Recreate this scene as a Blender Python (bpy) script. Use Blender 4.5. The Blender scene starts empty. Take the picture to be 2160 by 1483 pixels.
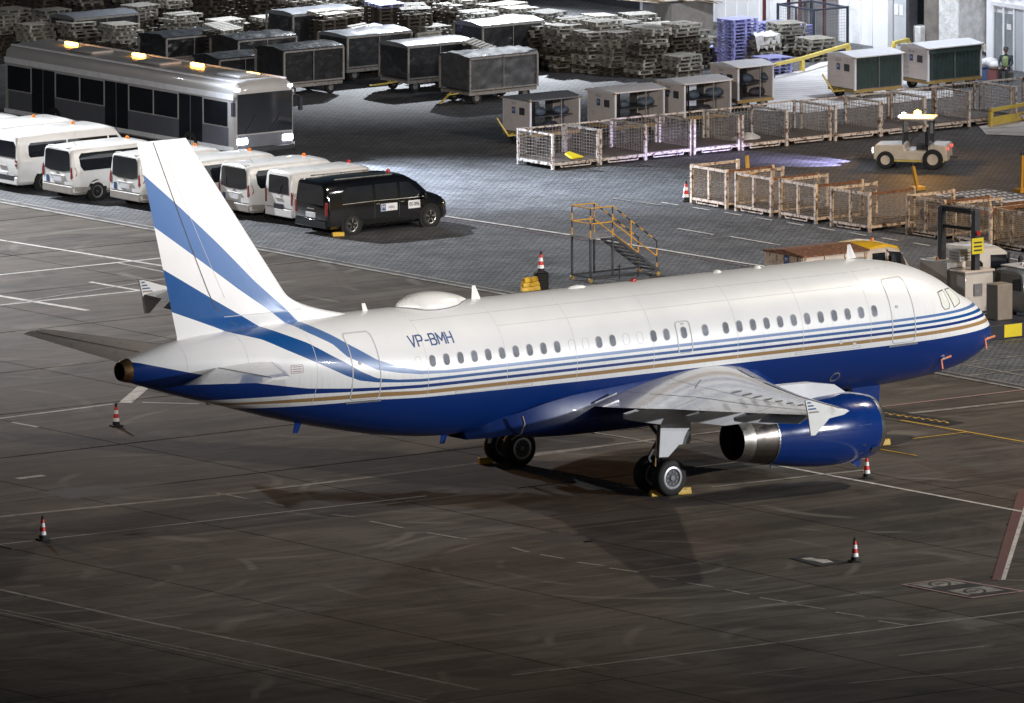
import bpy, bmesh, math, random
from mathutils import Vector, Matrix
random.seed(7)
R = math.radians
sc = bpy.context.scene
col = sc.collection

# ------------------------------------------------------------------ camera, sky, sun, lamps
CAM = Vector((-288.8976, -352.3881, 69.3152)); AZ, EL, RO, FPX = 0.91703889, 0.145570713, -0.0016377, 30729.33
fw = Vector((math.cos(EL)*math.cos(AZ), math.cos(EL)*math.sin(AZ), -math.sin(EL)))
rt = fw.cross(Vector((0, 0, 1))).normalized(); up = rt.cross(fw)
RT = rt*math.cos(RO)+up*math.sin(RO); UP = up*math.cos(RO)-rt*math.sin(RO)
cd = bpy.data.cameras.new('camera'); cam = bpy.data.objects.new('camera', cd); col.objects.link(cam)
cd.sensor_width = 36; cd.lens = FPX/2160*36; cd.clip_start = 10; cd.clip_end = 3000
cam.matrix_world = Matrix(((RT.x, UP.x, -fw.x, CAM.x), (RT.y, UP.y, -fw.y, CAM.y), (RT.z, UP.z, -fw.z, CAM.z), (0, 0, 0, 1)))
sc.camera = cam
SUN_AZ, SUN_EL = R(-62), R(15.5)          # direction towards the key light (world azimuth from +X, elevation)
w = bpy.data.worlds.new('World'); sc.world = w; w.use_nodes = True
nt = w.node_tree; bg = nt.nodes['Background']
sky = nt.nodes.new('ShaderNodeTexSky'); sky.sky_type = 'NISHITA'; sky.sun_disc = False; sky.dust_density = .2
sky.sun_elevation = SUN_EL; sky.sun_rotation = math.pi/2-SUN_AZ
nt.links.new(sky.outputs[0], bg.inputs[0]); bg.inputs[1].default_value = 0.012
def lamp(name, kind, loc, target, energy, color, size=1.0, spot=70, blend=.6):
    ld = bpy.data.lights.new(name, kind); ld.energy = energy; ld.color = color
    if kind == 'SUN': ld.angle = R(size)
    else:
        ld.shadow_soft_size = size
        if kind == 'SPOT': ld.spot_size = R(spot); ld.spot_blend = blend
    o = bpy.data.objects.new(name, ld); col.objects.link(o); o.location = loc
    o.rotation_euler = (Vector(target)-Vector(loc)).to_track_quat('-Z', 'Y').to_euler()
    return o
sd = Vector((math.cos(SUN_EL)*math.cos(SUN_AZ), math.cos(SUN_EL)*math.sin(SUN_AZ), math.sin(SUN_EL)))
lamp('sun', 'SUN', sd*100, (0, 0, 0), .4, (1, .97, .93), .5)
# floodlights of the apron, built without masts; lamps marked below are added
lamp('flood_or_fill_lamp', 'SPOT', (28, -79, 20), (-15, 0, 3.5), 232000, (.96, .975, 1), .6, 52, .7)
lamp('flood_or_fill_lamp', 'SPOT', (4, 82, 24), (3, 55, 0), 145000, (.9, .94, 1), .5, 78, 1)
lamp('flood_or_fill_lamp', 'SPOT', (4.5, 84, 25), (22.5, 56.5, 0), 330000, (.78, .87, 1), .5, 22, 1)  # added lamp, casts the pool that the bus headlights make on the paving
lamp('flood_or_fill_lamp', 'SPOT', (31, -8, 39), (2, 8, 0), 66000, (1, .87, .7), .7, 122, .8)
lamp('flood_or_fill_lamp', 'SPOT', (32, -9, 39), (30, 45, 0), 75000, (1, .87, .76), .7, 42, .9)
lamp('flood_or_fill_lamp', 'SPOT', (-75, -60, 32), (20, 58, 0), 300000, (1, .93, .87), .7, 19, .9)
lamp('flood_or_fill_lamp', 'SPOT', (57.5, 99, 19), (46, 91, 0), 150000, (.88, .93, 1), .4, 60, .8)
lamp('flood_or_fill_lamp', 'SPOT', (49, 80, 13), (58.5, 80, 2), 16000, (.88, .93, 1), .4, 120, 1)  # added over the pallets to brighten the shed wall, hangs without a mast
lamp('flood_or_fill_lamp', 'SPOT', (52, 63, 14), (52, 72, 0), 7500, (.86, .92, 1), .4, 150, 1)  # added to brighten the white floor and shed wall, no mount
lamp('flood_or_fill_lamp', 'SPOT', (-6, 150, 20), (-16, 0, 5), 260000, (1, .5, .2), .8, 24, .8)
vs = sc.view_settings; vs.view_transform = 'Standard'; vs.look = 'None'; vs.exposure = 0; vs.gamma = 1; vs.use_curve_mapping = False
sc.cycles.max_bounces = 6; sc.cycles.use_denoising = True

def ray(px, py): return fw+RT*((px-1080)/FPX)-UP*((py-741.5)/FPX)
def at(px, py, z=0.0):
    """the point at height z that the photograph shows at pixel (px, py) of its 2160 x 1483"""
    d = ray(px, py); return CAM+d*((z-CAM.z)/d.z)

# ------------------------------------------------------------------ materials
def pm(name, c, rough=.5, metal=0.0, var=.12, scale=3.0, bump=0.0, bscale=40., coat=0.0, rust=0.0, dirt=0.0, dirtc=(.05, .045, .04), emit=None, es=1.0, spec=.5, stretch=None, objvar=0.0, alpha=None, trans=0.0):
    m = bpy.data.materials.new(name); m.use_nodes = True; n = m.node_tree.nodes; l = m.node_tree.links
    b = n['Principled BSDF']
    tc = n.new('ShaderNodeNewGeometry'); vec = tc.outputs['Position']
    if stretch:
        mp = n.new('ShaderNodeMapping'); mp.inputs['Scale'].default_value = stretch[:3]
        if len(stretch) > 3: mp.inputs['Rotation'].default_value = (0, 0, stretch[3])
        l.new(vec, mp.inputs[0]); vec = mp.outputs[0]
    no = n.new('ShaderNodeTexNoise'); no.inputs['Scale'].default_value = scale; no.inputs['Detail'].default_value = 7; no.inputs['Roughness'].default_value = .62
    l.new(vec, no.inputs['Vector'])
    mr = n.new('ShaderNodeMapRange'); mr.inputs[1].default_value = .3; mr.inputs[2].default_value = .7; mr.inputs[3].default_value = 1-var; mr.inputs[4].default_value = 1+var
    l.new(no.outputs[0], mr.inputs[0]); fac = mr.outputs[0]
    if objvar:
        oi = n.new('ShaderNodeObjectInfo'); mo = n.new('ShaderNodeMapRange'); mo.inputs[3].default_value = 1-objvar; mo.inputs[4].default_value = 1+objvar
        l.new(oi.outputs['Random'], mo.inputs[0]); mu = n.new('ShaderNodeMath'); mu.operation = 'MULTIPLY'; l.new(fac, mu.inputs[0]); l.new(mo.outputs[0], mu.inputs[1]); fac = mu.outputs[0]
    vm = n.new('ShaderNodeVectorMath'); vm.operation = 'SCALE'; vm.inputs[0].default_value = c[:3]; l.new(fac, vm.inputs['Scale']); colr = vm.outputs[0]
    for amt, cc, s in ((dirt, dirtc, scale*.7), (rust, (.11, .042, .016), scale*2.3)):
        if not amt: continue
        n2 = n.new('ShaderNodeTexNoise'); n2.inputs['Scale'].default_value = s; n2.inputs['Detail'].default_value = 9; n2.inputs['Roughness'].default_value = .7
        l.new(tc.outputs['Position'], n2.inputs['Vector'])
        r2 = n.new('ShaderNodeMapRange'); r2.inputs[1].default_value = .62-.3*amt; r2.inputs[2].default_value = .72-.3*amt; l.new(n2.outputs[0], r2.inputs[0])
        mx = n.new('ShaderNodeMix'); mx.data_type = 'RGBA'; l.new(r2.outputs[0], mx.inputs[0]); l.new(colr, mx.inputs[6]); mx.inputs[7].default_value = (*cc, 1); colr = mx.outputs[2]
    l.new(colr, b.inputs['Base Color'])
    rr = n.new('ShaderNodeMapRange'); rr.inputs[3].default_value = max(.02, rough-.1*(rough > .15)); rr.inputs[4].default_value = min(1, rough+.1*(rough > .15)); l.new(no.outputs[0], rr.inputs[0]); l.new(rr.outputs[0], b.inputs['Roughness'])
    b.inputs['Metallic'].default_value = metal; b.inputs['Coat Weight'].default_value = coat; b.inputs['Coat Roughness'].default_value = .06; b.inputs['Specular IOR Level'].default_value = spec
    if bump:
        nb = n.new('ShaderNodeTexNoise'); nb.inputs['Scale'].default_value = bscale; nb.inputs['Detail'].default_value = 5; l.new(vec, nb.inputs['Vector'])
        bm = n.new('ShaderNodeBump'); bm.inputs['Strength'].default_value = bump; bm.inputs['Distance'].default_value = .05; l.new(nb.outputs[0], bm.inputs['Height']); l.new(bm.outputs[0], b.inputs['Normal'])
    if emit: b.inputs['Emission Color'].default_value = (*emit, 1); b.inputs['Emission Strength'].default_value = es
    if trans: b.inputs['Transmission Weight'].default_value = trans; b.inputs['IOR'].default_value = 1.1
    if alpha is not None: b.inputs['Alpha'].default_value = alpha
    return m
M = dict(
 white=pm('white_paint', (.78, .77, .75), .3, var=.05, coat=.5, dirt=.12, dirtc=(.5, .48, .45), scale=1.2),
 van=pm('van_white', (.72, .71, .69), .3, var=.05, coat=.7, scale=2),
 vangrey=pm('bumper_grey', (.33, .3, .27), .45),
 black=pm('black_paint', (.004, .004, .005), .1, coat=.6, var=.2),
 rubber=pm('rubber', (.012, .012, .012), .75, var=.3, scale=8),
 glass=pm('dark_glass', (.012, .014, .018), .06, coat=.3, var=.3, scale=1.5),
 paneglass=pm('cabin_pane', (.2, .215, .25), .5, var=.35, scale=2.5, spec=.08),
 shade=pm('window_blind', (.66, .68, .63), .5, var=.06),
 chrome=pm('bare_metal', (.62, .6, .56), .28, 1.0, var=.15, scale=2),
 steel=pm('burnished_steel', (.34, .31, .28), .24, 1.0, var=.2, scale=2.5),
 lipm=pm('inlet_lip_metal', (.72, .73, .76), .22, 1.0, var=.05),
 hot=pm('burnt_metal', (.2, .12, .06), .42, .9, var=.3, scale=9),
 soot=pm('soot', (.006, .006, .006), .8),
 blue=pm('royal_blue_paint', (.002, .027, .165), .16, var=.06, coat=.8),
 fblue=pm('fairing_blue_paint', (.002, .027, .165), .38, var=.06, coat=.12), skinline=pm('skin_joint', (.58, .58, .59), .5),
 grey=pm('wing_grey', (.5, .51, .53), .3, var=.07, coat=.3, scale=1.5, dirt=.1, dirtc=(.36, .35, .34)),
 wgrey=pm('wing_light_grey', (.62, .63, .66), .22, var=.06, coat=.5, scale=1.3),
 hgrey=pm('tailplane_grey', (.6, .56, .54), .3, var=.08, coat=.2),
 seam=pm('panel_seam', (.05, .05, .06), .6),
 seal=pm('door_outline', (.5, .5, .51), .5, var=.08),
 dgrey=pm('dark_grey_steel', (.045, .047, .055), .5, var=.25, scale=6),
 midgrey=pm('mid_grey_steel', (.2, .2, .21), .45, var=.2, scale=5),
 yellow=pm('safety_yellow', (.62, .38, .03), .5, var=.15, scale=5, dirt=.25, dirtc=(.22, .15, .04)),
 yroof=pm('cab_yellow', (.72, .42, .02), .35, coat=.3),
 rail=pm('rail_yellow', (.6, .47, .1), .5, var=.12, dirt=.15, dirtc=(.3, .25, .12)),
 orange=pm('orange_beacon', (.7, .2, .02), .3), 
 redbea=pm('red_beacon', (.4, .02, .02), .3),
 red=pm('cone_red', (.62, .03, .02), .45, var=.2, scale=9),
 cwhite=pm('cone_white', (.85, .85, .85), .3),
 tail=pm('tail_lamp_red', (.24, .01, .012), .15, coat=1, var=.5, scale=20),
 cream=pm('cage_cream', (.6, .45, .31), .6, rust=.45, scale=3, var=.15),
 rusty=pm('rusted_steel', (.22, .09, .035), .8, var=.4, scale=4, rust=.6),
 galv=pm('worn_white_steel', (.6, .57, .54), .5, rust=.42, scale=3.2, var=.15),
 wire=pm('rusty_wire', (.36, .33, .31), .6, var=.3),
 wire2=pm('cream_wire', (.3, .22, .14), .6, var=.3),
 deck=pm('worn_deck', (.12, .105, .095), .7, rust=.3, var=.3, scale=3),
 tarp=pm('black_tarp', (.02, .021, .024), .3, bump=.5, bscale=5, var=.3, coat=.35),
 clear=pm('grey_sheeting', (.075, .078, .085), .42, bump=.6, bscale=2.6, coat=.08, var=.3),
 tarproof=pm('silver_grey_roof', (.17, .18, .2), .32, bump=.15, bscale=3, var=.15),
 frame=pm('cart_frame', (.26, .25, .24), .5, rust=.25),
 cartw=pm('cart_panel_white', (.64, .58, .55), .5, var=.06, dirt=.1, dirtc=(.4, .36, .33)),
 cartroof=pm('cart_roof_white', (.7, .7, .74), .45, var=.06),
 cartin=pm('cart_inside', (.1, .11, .12), .6),
 curtain=pm('green_curtain', (.022, .04, .036), .55, bump=.5, bscale=6, var=.25),
 brass=pm('corner_cap', (.3, .2, .06), .5),
 bagblue=pm('bag_blue', (.05, .075, .11), .6, var=.3, scale=6), bagdark=pm('bag_dark', (.03, .03, .04), .6, var=.3, scale=6),
 wood=pm('pallet_wood', (.27, .258, .228), .8, var=.4, scale=2.2, objvar=.35, stretch=(1, 4, 1)),
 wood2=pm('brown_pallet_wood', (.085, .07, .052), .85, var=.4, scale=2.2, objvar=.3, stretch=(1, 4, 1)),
 plastic=pm('blue_plastic', (.3, .31, .62), .5, var=.12, objvar=.12),
 board=pm('plywood', (.52, .45, .36), .75, var=.25, scale=2, stretch=(1, 5, 1)),
 wall=pm('wall_white', (.78, .79, .82), .7, var=.05, scale=.6, dirt=.14, dirtc=(.6, .6, .62)),
 doorgrey=pm('door_grey', (.45, .47, .5), .5, var=.06), dpane=pm('grey_pane', (.22, .235, .25), .25),
 redsteel=pm('dark_red_steel', (.1, .022, .022), .55, var=.2), darkcage=pm('navy_steel', (.035, .04, .06), .5, var=.2),
 cargo=pm('wrapped_cargo', (.6, .6, .6), .3, bump=.8, bscale=7, coat=.4, var=.25), cargod=pm('cargo_brown', (.16, .145, .13), .6, var=.25, bump=.3),
 cream2=pm('truck_cream', (.62, .52, .44), .38, var=.05, coat=.3, dirt=.1, dirtc=(.4, .33, .27)),
 cabwhite=pm('cab_white', (.66, .6, .55), .35, var=.05, coat=.4),
 tan=pm('cabinet_tan', (.26, .215, .17), .6, var=.12), pickup=pm('slate_body', (.16, .18, .2), .35, coat=.5),
 busroof=pm('bus_roof', (.36, .35, .345), .38, var=.06, coat=.3, scale=.7), busside=pm('bus_grey', (.11, .115, .135), .35, coat=.4, var=.08), bustrail=pm('bus_trail_white', (.75, .75, .78), .35, coat=.4), bussill=pm('bus_sill', (.03, .03, .035), .4),
 lampw=pm('lit_white_lamp', (.9, .92, 1), .3, emit=(.86, .88, 1), es=26), lampo=pm('lit_amber_lamp', (1, .5, .1), .3, emit=(1, .42, .06), es=24), lampr=pm('lit_red_lamp', (.8, .05, .05), .3, emit=(1, .06, .05), es=3.5),
 sign=pm('sign_yellow', (.78, .62, .02), .5, var=.05), ink=pm('ink', (.02, .02, .03), .6), logo=pm('logo_blue', (.03, .08, .22), .5), plate=pm('plate_white', (.7, .7, .72), .5),
 whiteline=pm('white_line_paint', (.52, .5, .47), .7, var=.3, scale=2.5, dirt=.2, dirtc=(.13, .12, .105)), faint=pm('worn_line_paint', (.24, .225, .2), .75, var=.4, scale=2, dirt=.34, dirtc=(.1, .09, .08)),
 yline=pm('yellow_line_paint', (.55, .33, .03), .7, var=.2, dirt=.2, dirtc=(.2, .14, .05)), rline=pm('red_line_paint', (.12, .045, .042), .7, var=.25, dirt=.25, dirtc=(.12, .06, .05)), blackpaint=pm('black_patch_paint', (.012, .012, .013), .6, var=.3), pinkline=pm('faded_red_paint', (.32, .2, .19), .75, var=.3), pad=pm('white_floor_paint', (.66, .65, .67), .6, var=.12, scale=1.1, dirt=.2, dirtc=(.4, .39, .4)),
 skin=pm('skin', (.42, .25, .17), .6), vest=pm('hi_vis_vest', (.33, .42, .2), .6, var=.3, scale=12), cloth=pm('dark_cloth', (.05, .06, .075), .8), hair=pm('hair', (.012, .01, .01), .6), bagw=pm('white_sack', (.78, .78, .8), .4, bump=.6, bscale=8), crate=pm('blue_crate', (.14, .2, .4), .5), rcrate=pm('red_crate', (.3, .12, .12), .5), tugp=pm('tug_cream', (.6, .52, .42), .4, coat=.3), strap=pm('orange_tag', (.75, .22, .08), .6),
)
# concrete apron: stained, with faint long tyre smears
def concrete():
    m = pm('apron_concrete', (.07, .0545, .0425), .75, var=.0, objvar=.1, spec=.2); n = m.node_tree.nodes; l = m.node_tree.links; b = n['Principled BSDF']
    src = b.inputs['Base Color'].links[0].from_socket
    geo = n.new('ShaderNodeNewGeometry'); cur = src
    def layer(scale, sx, sy, rot, lo, hi, a, c, detail=8, dist=0.):
        nonlocal cur
        mp = n.new('ShaderNodeMapping'); mp.inputs['Scale'].default_value = (sx, sy, 1); mp.inputs['Rotation'].default_value = (0, 0, rot); l.new(geo.outputs['Position'], mp.inputs[0])
        t = n.new('ShaderNodeTexNoise'); t.inputs['Scale'].default_value = scale; t.inputs['Detail'].default_value = detail; t.inputs['Roughness'].default_value = .65; t.inputs['Distortion'].default_value = dist; l.new(mp.outputs[0], t.inputs['Vector'])
        r = n.new('ShaderNodeMapRange'); r.inputs[1].default_value = lo; r.inputs[2].default_value = hi; r.inputs[4].default_value = a; l.new(t.outputs[0], r.inputs[0])
        x = n.new('ShaderNodeMix'); x.data_type = 'RGBA'; l.new(r.outputs[0], x.inputs[0]); l.new(cur, x.inputs[6]); x.inputs[7].default_value = (*c, 1); cur = x.outputs[2]
        return t
    layer(.09, 1, 1, 0, .4, .6, .85, (0.1075, 0.0944, 0.0797), 5, .6)
    layer(.22, 1, 1, 0, .47, .64, .9, (0.0292, 0.0247, 0.0208), 6, 1.2)
    layer(.5, .12, 1.6, R(60), .5, .64, .7, (0.1290, 0.1148, 0.0971), 9, .8)
    layer(.55, .2, 1.5, R(28), .5, .66, .7, (0.0258, 0.0221, 0.0183), 9, 1.4)
    layer(.9, .15, 1.3, R(15), .52, .66, .7, (0.0241, 0.0204, 0.0174), 9, 1.5)
    t = layer(14, 1, 1, 0, .45, .75, .4, (0.0989, 0.0867, 0.0730), 4)
    # tyre smear rings
    wv = n.new('ShaderNodeTexVoronoi'); wv.feature = 'F1'; wv.inputs['Scale'].default_value = .085; l.new(geo.outputs['Position'], wv.inputs['Vector'])
    sn = n.new('ShaderNodeMath'); sn.operation = 'SINE'; ml = n.new('ShaderNodeMath'); ml.operation = 'MULTIPLY'; ml.inputs[1].default_value = 38; l.new(wv.outputs['Distance'], ml.inputs[0]); l.new(ml.outputs[0], sn.inputs[0])
    r = n.new('ShaderNodeMapRange'); r.inputs[1].default_value = .86; r.inputs[2].default_value = 1; r.inputs[4].default_value = .55; l.new(sn.outputs[0], r.inputs[0])
    gate = n.new('ShaderNodeTexNoise'); gate.inputs['Scale'].default_value = .35; gate.inputs['Detail'].default_value = 3; l.new(geo.outputs['Position'], gate.inputs['Vector'])
    g2 = n.new('ShaderNodeMapRange'); g2.inputs[1].default_value = .48; g2.inputs[2].default_value = .62; l.new(gate.outputs[0], g2.inputs[0])
    mm = n.new('ShaderNodeMath'); mm.operation = 'MULTIPLY'; l.new(r.outputs[0], mm.inputs[0]); l.new(g2.outputs[0], mm.inputs[1])
    x = n.new('ShaderNodeMix'); x.data_type = 'RGBA'; l.new(mm.outputs[0], x.inputs[0]); l.new(cur, x.inputs[6]); x.inputs[7].default_value = (.2, .18, .155, 1); cur = x.outputs[2]
    l.new(cur, b.inputs['Base Color'])
    bm = n.new('ShaderNodeBump'); bm.inputs['Strength'].default_value = .25; bm.inputs['Distance'].default_value = .02; l.new(t.outputs[0], bm.inputs['Height']); l.new(bm.outputs[0], b.inputs['Normal'])
    return m
M['concrete'] = concrete()
def paver():
    m = pm('block_paving', (.136, .141, .15), .68, var=.3, scale=.5, spec=.3); n = m.node_tree.nodes; l = m.node_tree.links; b = n['Principled BSDF']
    geo = n.new('ShaderNodeNewGeometry'); mp = n.new('ShaderNodeMapping'); mp.inputs['Rotation'].default_value = (0, 0, R(45)); l.new(geo.outputs['Position'], mp.inputs[0])
    br = n.new('ShaderNodeTexBrick'); br.inputs['Scale'].default_value = 1; br.inputs['Brick Width'].default_value = .4; br.inputs['Row Height'].default_value = .2; br.inputs['Mortar Size'].default_value = .03; br.inputs['Mortar Smooth'].default_value = .3
    br.inputs['Color1'].default_value = (1.25, 1.25, 1.26, 1); br.inputs['Color2'].default_value = (.72, .72, .72, 1); br.inputs['Mortar'].default_value = (.28, .27, .26, 1); l.new(mp.outputs[0], br.inputs['Vector'])
    src = b.inputs['Base Color'].links[0].from_socket
    mx = n.new('ShaderNodeMix'); mx.data_type = 'RGBA'; mx.blend_type = 'MULTIPLY'; mx.inputs[0].default_value = 1; l.new(src, mx.inputs[6]); l.new(br.outputs['Color'], mx.inputs[7])
    t = n.new('ShaderNodeTexNoise'); t.inputs['Scale'].default_value = .16; t.inputs['Detail'].default_value = 8; l.new(geo.outputs['Position'], t.inputs['Vector'])
    r = n.new('ShaderNodeMapRange'); r.inputs[1].default_value = .45; r.inputs[2].default_value = .75; r.inputs[4].default_value = .6; l.new(t.outputs[0], r.inputs[0])
    x = n.new('ShaderNodeMix'); x.data_type = 'RGBA'; l.new(r.outputs[0], x.inputs[0]); l.new(mx.outputs[2], x.inputs[6]); x.inputs[7].default_value = (.07, .066, .062, 1)
    l.new(x.outputs[2], b.inputs['Base Color'])
    bm = n.new('ShaderNodeBump'); bm.inputs['Strength'].default_value = .9; bm.inputs['Distance'].default_value = .02; l.new(br.outputs['Fac'], bm.inputs['Height']); bm.invert = True; l.new(bm.outputs[0], b.inputs['Normal'])
    return m
M['paver'] = paver()

# ------------------------------------------------------------------ mesh helpers
class MB:
    def __init__(s): s.v = []; s.f = []; s.m = []; s.cm = 0
    def add(s, vs, fs):
        o = len(s.v); s.v += [tuple(p) for p in vs]; s.f += [tuple(i+o for i in f) for f in fs]; s.m += [s.cm]*len(fs); return s
    def box(s, c, d, rz=0, rx=0, ry=0):
        hx, hy, hz = d[0]/2, d[1]/2, d[2]/2
        vs = [Vector((x, y, z)) for x in (-hx, hx) for y in (-hy, hy) for z in (-hz, hz)]
        if rz or rx or ry:
            mt = Matrix.Rotation(rz, 3, 'Z') @ Matrix.Rotation(ry, 3, 'Y') @ Matrix.Rotation(rx, 3, 'X'); vs = [mt @ p for p in vs]
        c = Vector(c)
        return s.add([p+c for p in vs], [(0, 1, 3, 2), (4, 6, 7, 5), (0, 4, 5, 1), (2, 3, 7, 6), (0, 2, 6, 4), (1, 5, 7, 3)])
    def bb(s, x0, x1, y0, y1, z0, z1): return s.box(((x0+x1)/2, (y0+y1)/2, (z0+z1)/2), (x1-x0, y1-y0, z1-z0))
    def tube(s, p0, p1, r, n=6, r1=None):
        p0 = Vector(p0); p1 = Vector(p1); d = (p1-p0)
        if d.length < 1e-6: return s
        d.normalize(); a = d.orthogonal().normalized(); b = d.cross(a); r1 = r if r1 is None else r1
        vs = [p0+(a*math.cos(t)+b*math.sin(t))*r for t in [2*math.pi*i/n for i in range(n)]]+[p1+(a*math.cos(t)+b*math.sin(t))*r1 for t in [2*math.pi*i/n for i in range(n)]]
        return s.add(vs, [(i, (i+1) % n, n+(i+1) % n, n+i) for i in range(n)]+[tuple(range(n-1, -1, -1)), tuple(range(n, 2*n))])
    def bar(s, p0, p1, wd, ht=None):
        """square bar from p0 to p1"""
        p0 = Vector(p0); p1 = Vector(p1); ht = ht or wd; d = (p1-p0).normalized()
        u = Vector((0, 0, 1)) if abs(d.z) < .95 else Vector((1, 0, 0)); a = d.cross(u).normalized(); b = a.cross(d)
        vs = [q+a*sx*wd/2+b*sz*ht/2 for q in (p0, p1) for sx, sz in ((-1, -1), (1, -1), (1, 1), (-1, 1))]
        return s.add(vs, [(3, 2, 1, 0), (4, 5, 6, 7), (0, 1, 5, 4), (1, 2, 6, 5), (2, 3, 7, 6), (3, 0, 4, 7)])
    def lathe(s, prof, c=(0, 0, 0), axis='X', n=32, caps=(0, 0)):
        vs = []; c = Vector(c)
        for a, r in prof:
            for i in range(n):
                t = 2*math.pi*i/n; x, y = r*math.cos(t), r*math.sin(t)
                vs.append(c+(Vector((a, x, y)) if axis == 'X' else Vector((x, a, y)) if axis == 'Y' else Vector((x, y, a))))
        fs = [(k*n+i, k*n+(i+1) % n, (k+1)*n+(i+1) % n, (k+1)*n+i) for k in range(len(prof)-1) for i in range(n)]
        if axis == 'Y': fs = [f[::-1] for f in fs]
        if caps[0]: fs.append(tuple(range(n)))
        if caps[1]: fs.append(tuple((len(prof)-1)*n+i for i in range(n-1, -1, -1)))
        return s.add(vs, fs)
    def prism(s, poly, axis, a0, a1):
        """2-D polygon extruded along an axis: X -> (y,z), Y -> (x,z), Z -> (x,y)"""
        n = len(poly); g = {'X': lambda p, a: (a, p[0], p[1]), 'Y': lambda p, a: (p[0], a, p[1]), 'Z': lambda p, a: (p[0], p[1], a)}[axis]
        return s.add([g(p, a0) for p in poly]+[g(p, a1) for p in poly], [tuple(range(n-1, -1, -1)), tuple(range(n, 2*n))]+[(i, (i+1) % n, n+(i+1) % n, n+i) for i in range(n)])
    def loft(s, rings, close=True, cap0=True, cap1=True):
        n = len(rings[0]); vs = [p for r_ in rings for p in r_]; m_ = n if close else n-1
        fs = [(k*n+i, k*n+(i+1) % n, (k+1)*n+(i+1) % n, (k+1)*n+i) for k in range(len(rings)-1) for i in range(m_)]
        if cap0: fs.append(tuple(range(n-1, -1, -1)))
        if cap1: fs.append(tuple((len(rings)-1)*n+i for i in range(n)))
        return s.add(vs, fs)
    def quad(s, a, b, c, d): return s.add([a, b, c, d], [(0, 1, 2, 3)])
    def mesh(s, name, smooth=None):
        me = bpy.data.meshes.new(name); me.from_pydata(s.v, [], s.f); bm = bmesh.new(); bm.from_mesh(me)
        bmesh.ops.recalc_face_normals(bm, faces=bm.faces); bm.to_mesh(me); bm.free()
        if smooth is not None:
            me.polygons.foreach_set('use_smooth', [True]*len(me.polygons)); me.set_sharp_from_angle(angle=R(smooth))
        return me
    def build(s, name, mats, parent=None, smooth=None, bevel=0, seg=2, kind=None):
        me = s.mesh(name, smooth); mats = mats if isinstance(mats, (list, tuple)) else [mats]
        for mt in mats: me.materials.append(M[mt] if isinstance(mt, str) else mt)
        if len(mats) > 1: me.polygons.foreach_set('material_index', s.m)
        o = bpy.data.objects.new(name, me); col.objects.link(o)
        if parent: o.parent = parent
        if bevel:
            b = o.modifiers.new('bevel', 'BEVEL'); b.width = bevel; b.segments = seg; b.limit_method = 'ANGLE'; b.angle_limit = R(35)
            if smooth is None: me.polygons.foreach_set('use_smooth', [True]*len(me.polygons)); me.set_sharp_from_angle(angle=R(50)); b.harden_normals = False
        if kind: o['kind'] = kind
        return o
def thing(name, label, cat, loc=(0, 0, 0), rz=0, group=None):
    o = bpy.data.objects.new(name, None); col.objects.link(o); o.location = loc; o.rotation_euler = (0, 0, rz); o.empty_display_size = .2
    return tag(o, label, cat, group)
def tag(o, label, cat, group=None):
    o['label'] = label; o['category'] = cat
    if group: o['group'] = group
    return o
def kids(o): return [c for c in list(KID.get(o.name, []))]
KID = {}
def copy_tree(o, loc, rz, label, children):
    c = o.copy(); col.objects.link(c); c.location = loc; c.rotation_euler = (0, 0, rz); c['label'] = label
    mp = {o: c}
    for ch in children:                      # parents come before their children in this list
        d = ch.copy(); col.objects.link(d); d.parent = mp[ch.parent]; mp[ch] = d
    return c
def descend(o): # all descendants, parents first
    out = []; front = [o]
    allo = list(col.objects)
    while front:
        nx = [x for x in allo if x.parent in front]; out += nx; front = nx
    return out
def text_mesh(txt, size):
    cu = bpy.data.curves.new('lettering', 'FONT'); cu.body = txt; cu.size = size; cu.align_x = 'CENTER'; cu.align_y = 'CENTER'; cu.resolution_u = 3
    o = bpy.data.objects.new('lettering', cu); col.objects.link(o); dg = bpy.context.evaluated_depsgraph_get(); me = bpy.data.meshes.new_from_object(o.evaluated_get(dg)); bpy.data.objects.remove(o); return me
def lettering(txt, size, loc, right, upv, mat, parent, name='lettering', sx=1.0):
    """flat printed lettering: 'right' and 'upv' are the reading and the up direction"""
    me = text_mesh(txt, size); a = Vector(right).normalized(); b = Vector(upv).normalized(); c = a.cross(b); L = Vector(loc)
    for v in me.vertices: q = L+a*v.co.x*sx+b*v.co.y; v.co = q
    me.materials.clear(); me.materials.append(M[mat]); o = bpy.data.objects.new(name, me); col.objects.link(o); o.parent = parent; return o
# ------------------------------------------------------------------ the ground
M['patchm'] = pm('tar_patch', (.034, .03, .027), .7, var=.25, scale=4, bump=.3)
def struct(o): o['kind'] = 'structure'; return o
struct(MB().quad((-700, -700, -.03), (900, -700, -.03), (900, 900, -.03), (-700, 900, -.03)).build('apron_ground', 'soot'))
apron = struct(MB().bb(-75, 6.4, -75, 95, -.028, -.024).build('apron', 'soot'))
PX, PY = 7.4, 7.4
sl = MB().bb(0, PX-.05, 0, PY-.11, -.02, 0).mesh('slab'); sl.materials.append(M['concrete'])
for i in range(11):
    for j in range(19):
        x0 = 6.4-(i+1)*PX; y0 = -52+j*PY
        d = CAM.xy; c = Vector((x0+PX/2, y0+PY/2, 0))-CAM; z = c.dot(fw); px = 1080+FPX*c.dot(RT)/z; py = 741-FPX*c.dot(UP)/z
        if -330 < px < 2490 and -80 < py < 1620:
            o = bpy.data.objects.new('slab', sl); col.objects.link(o); o.location = (x0, y0, 0); o.parent = apron
struct(MB().quad((6.4, -60, 0), (95, -60, 0), (95, 150, 0), (6.4, 150, 0)).build('block_paving', 'paver'))
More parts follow.
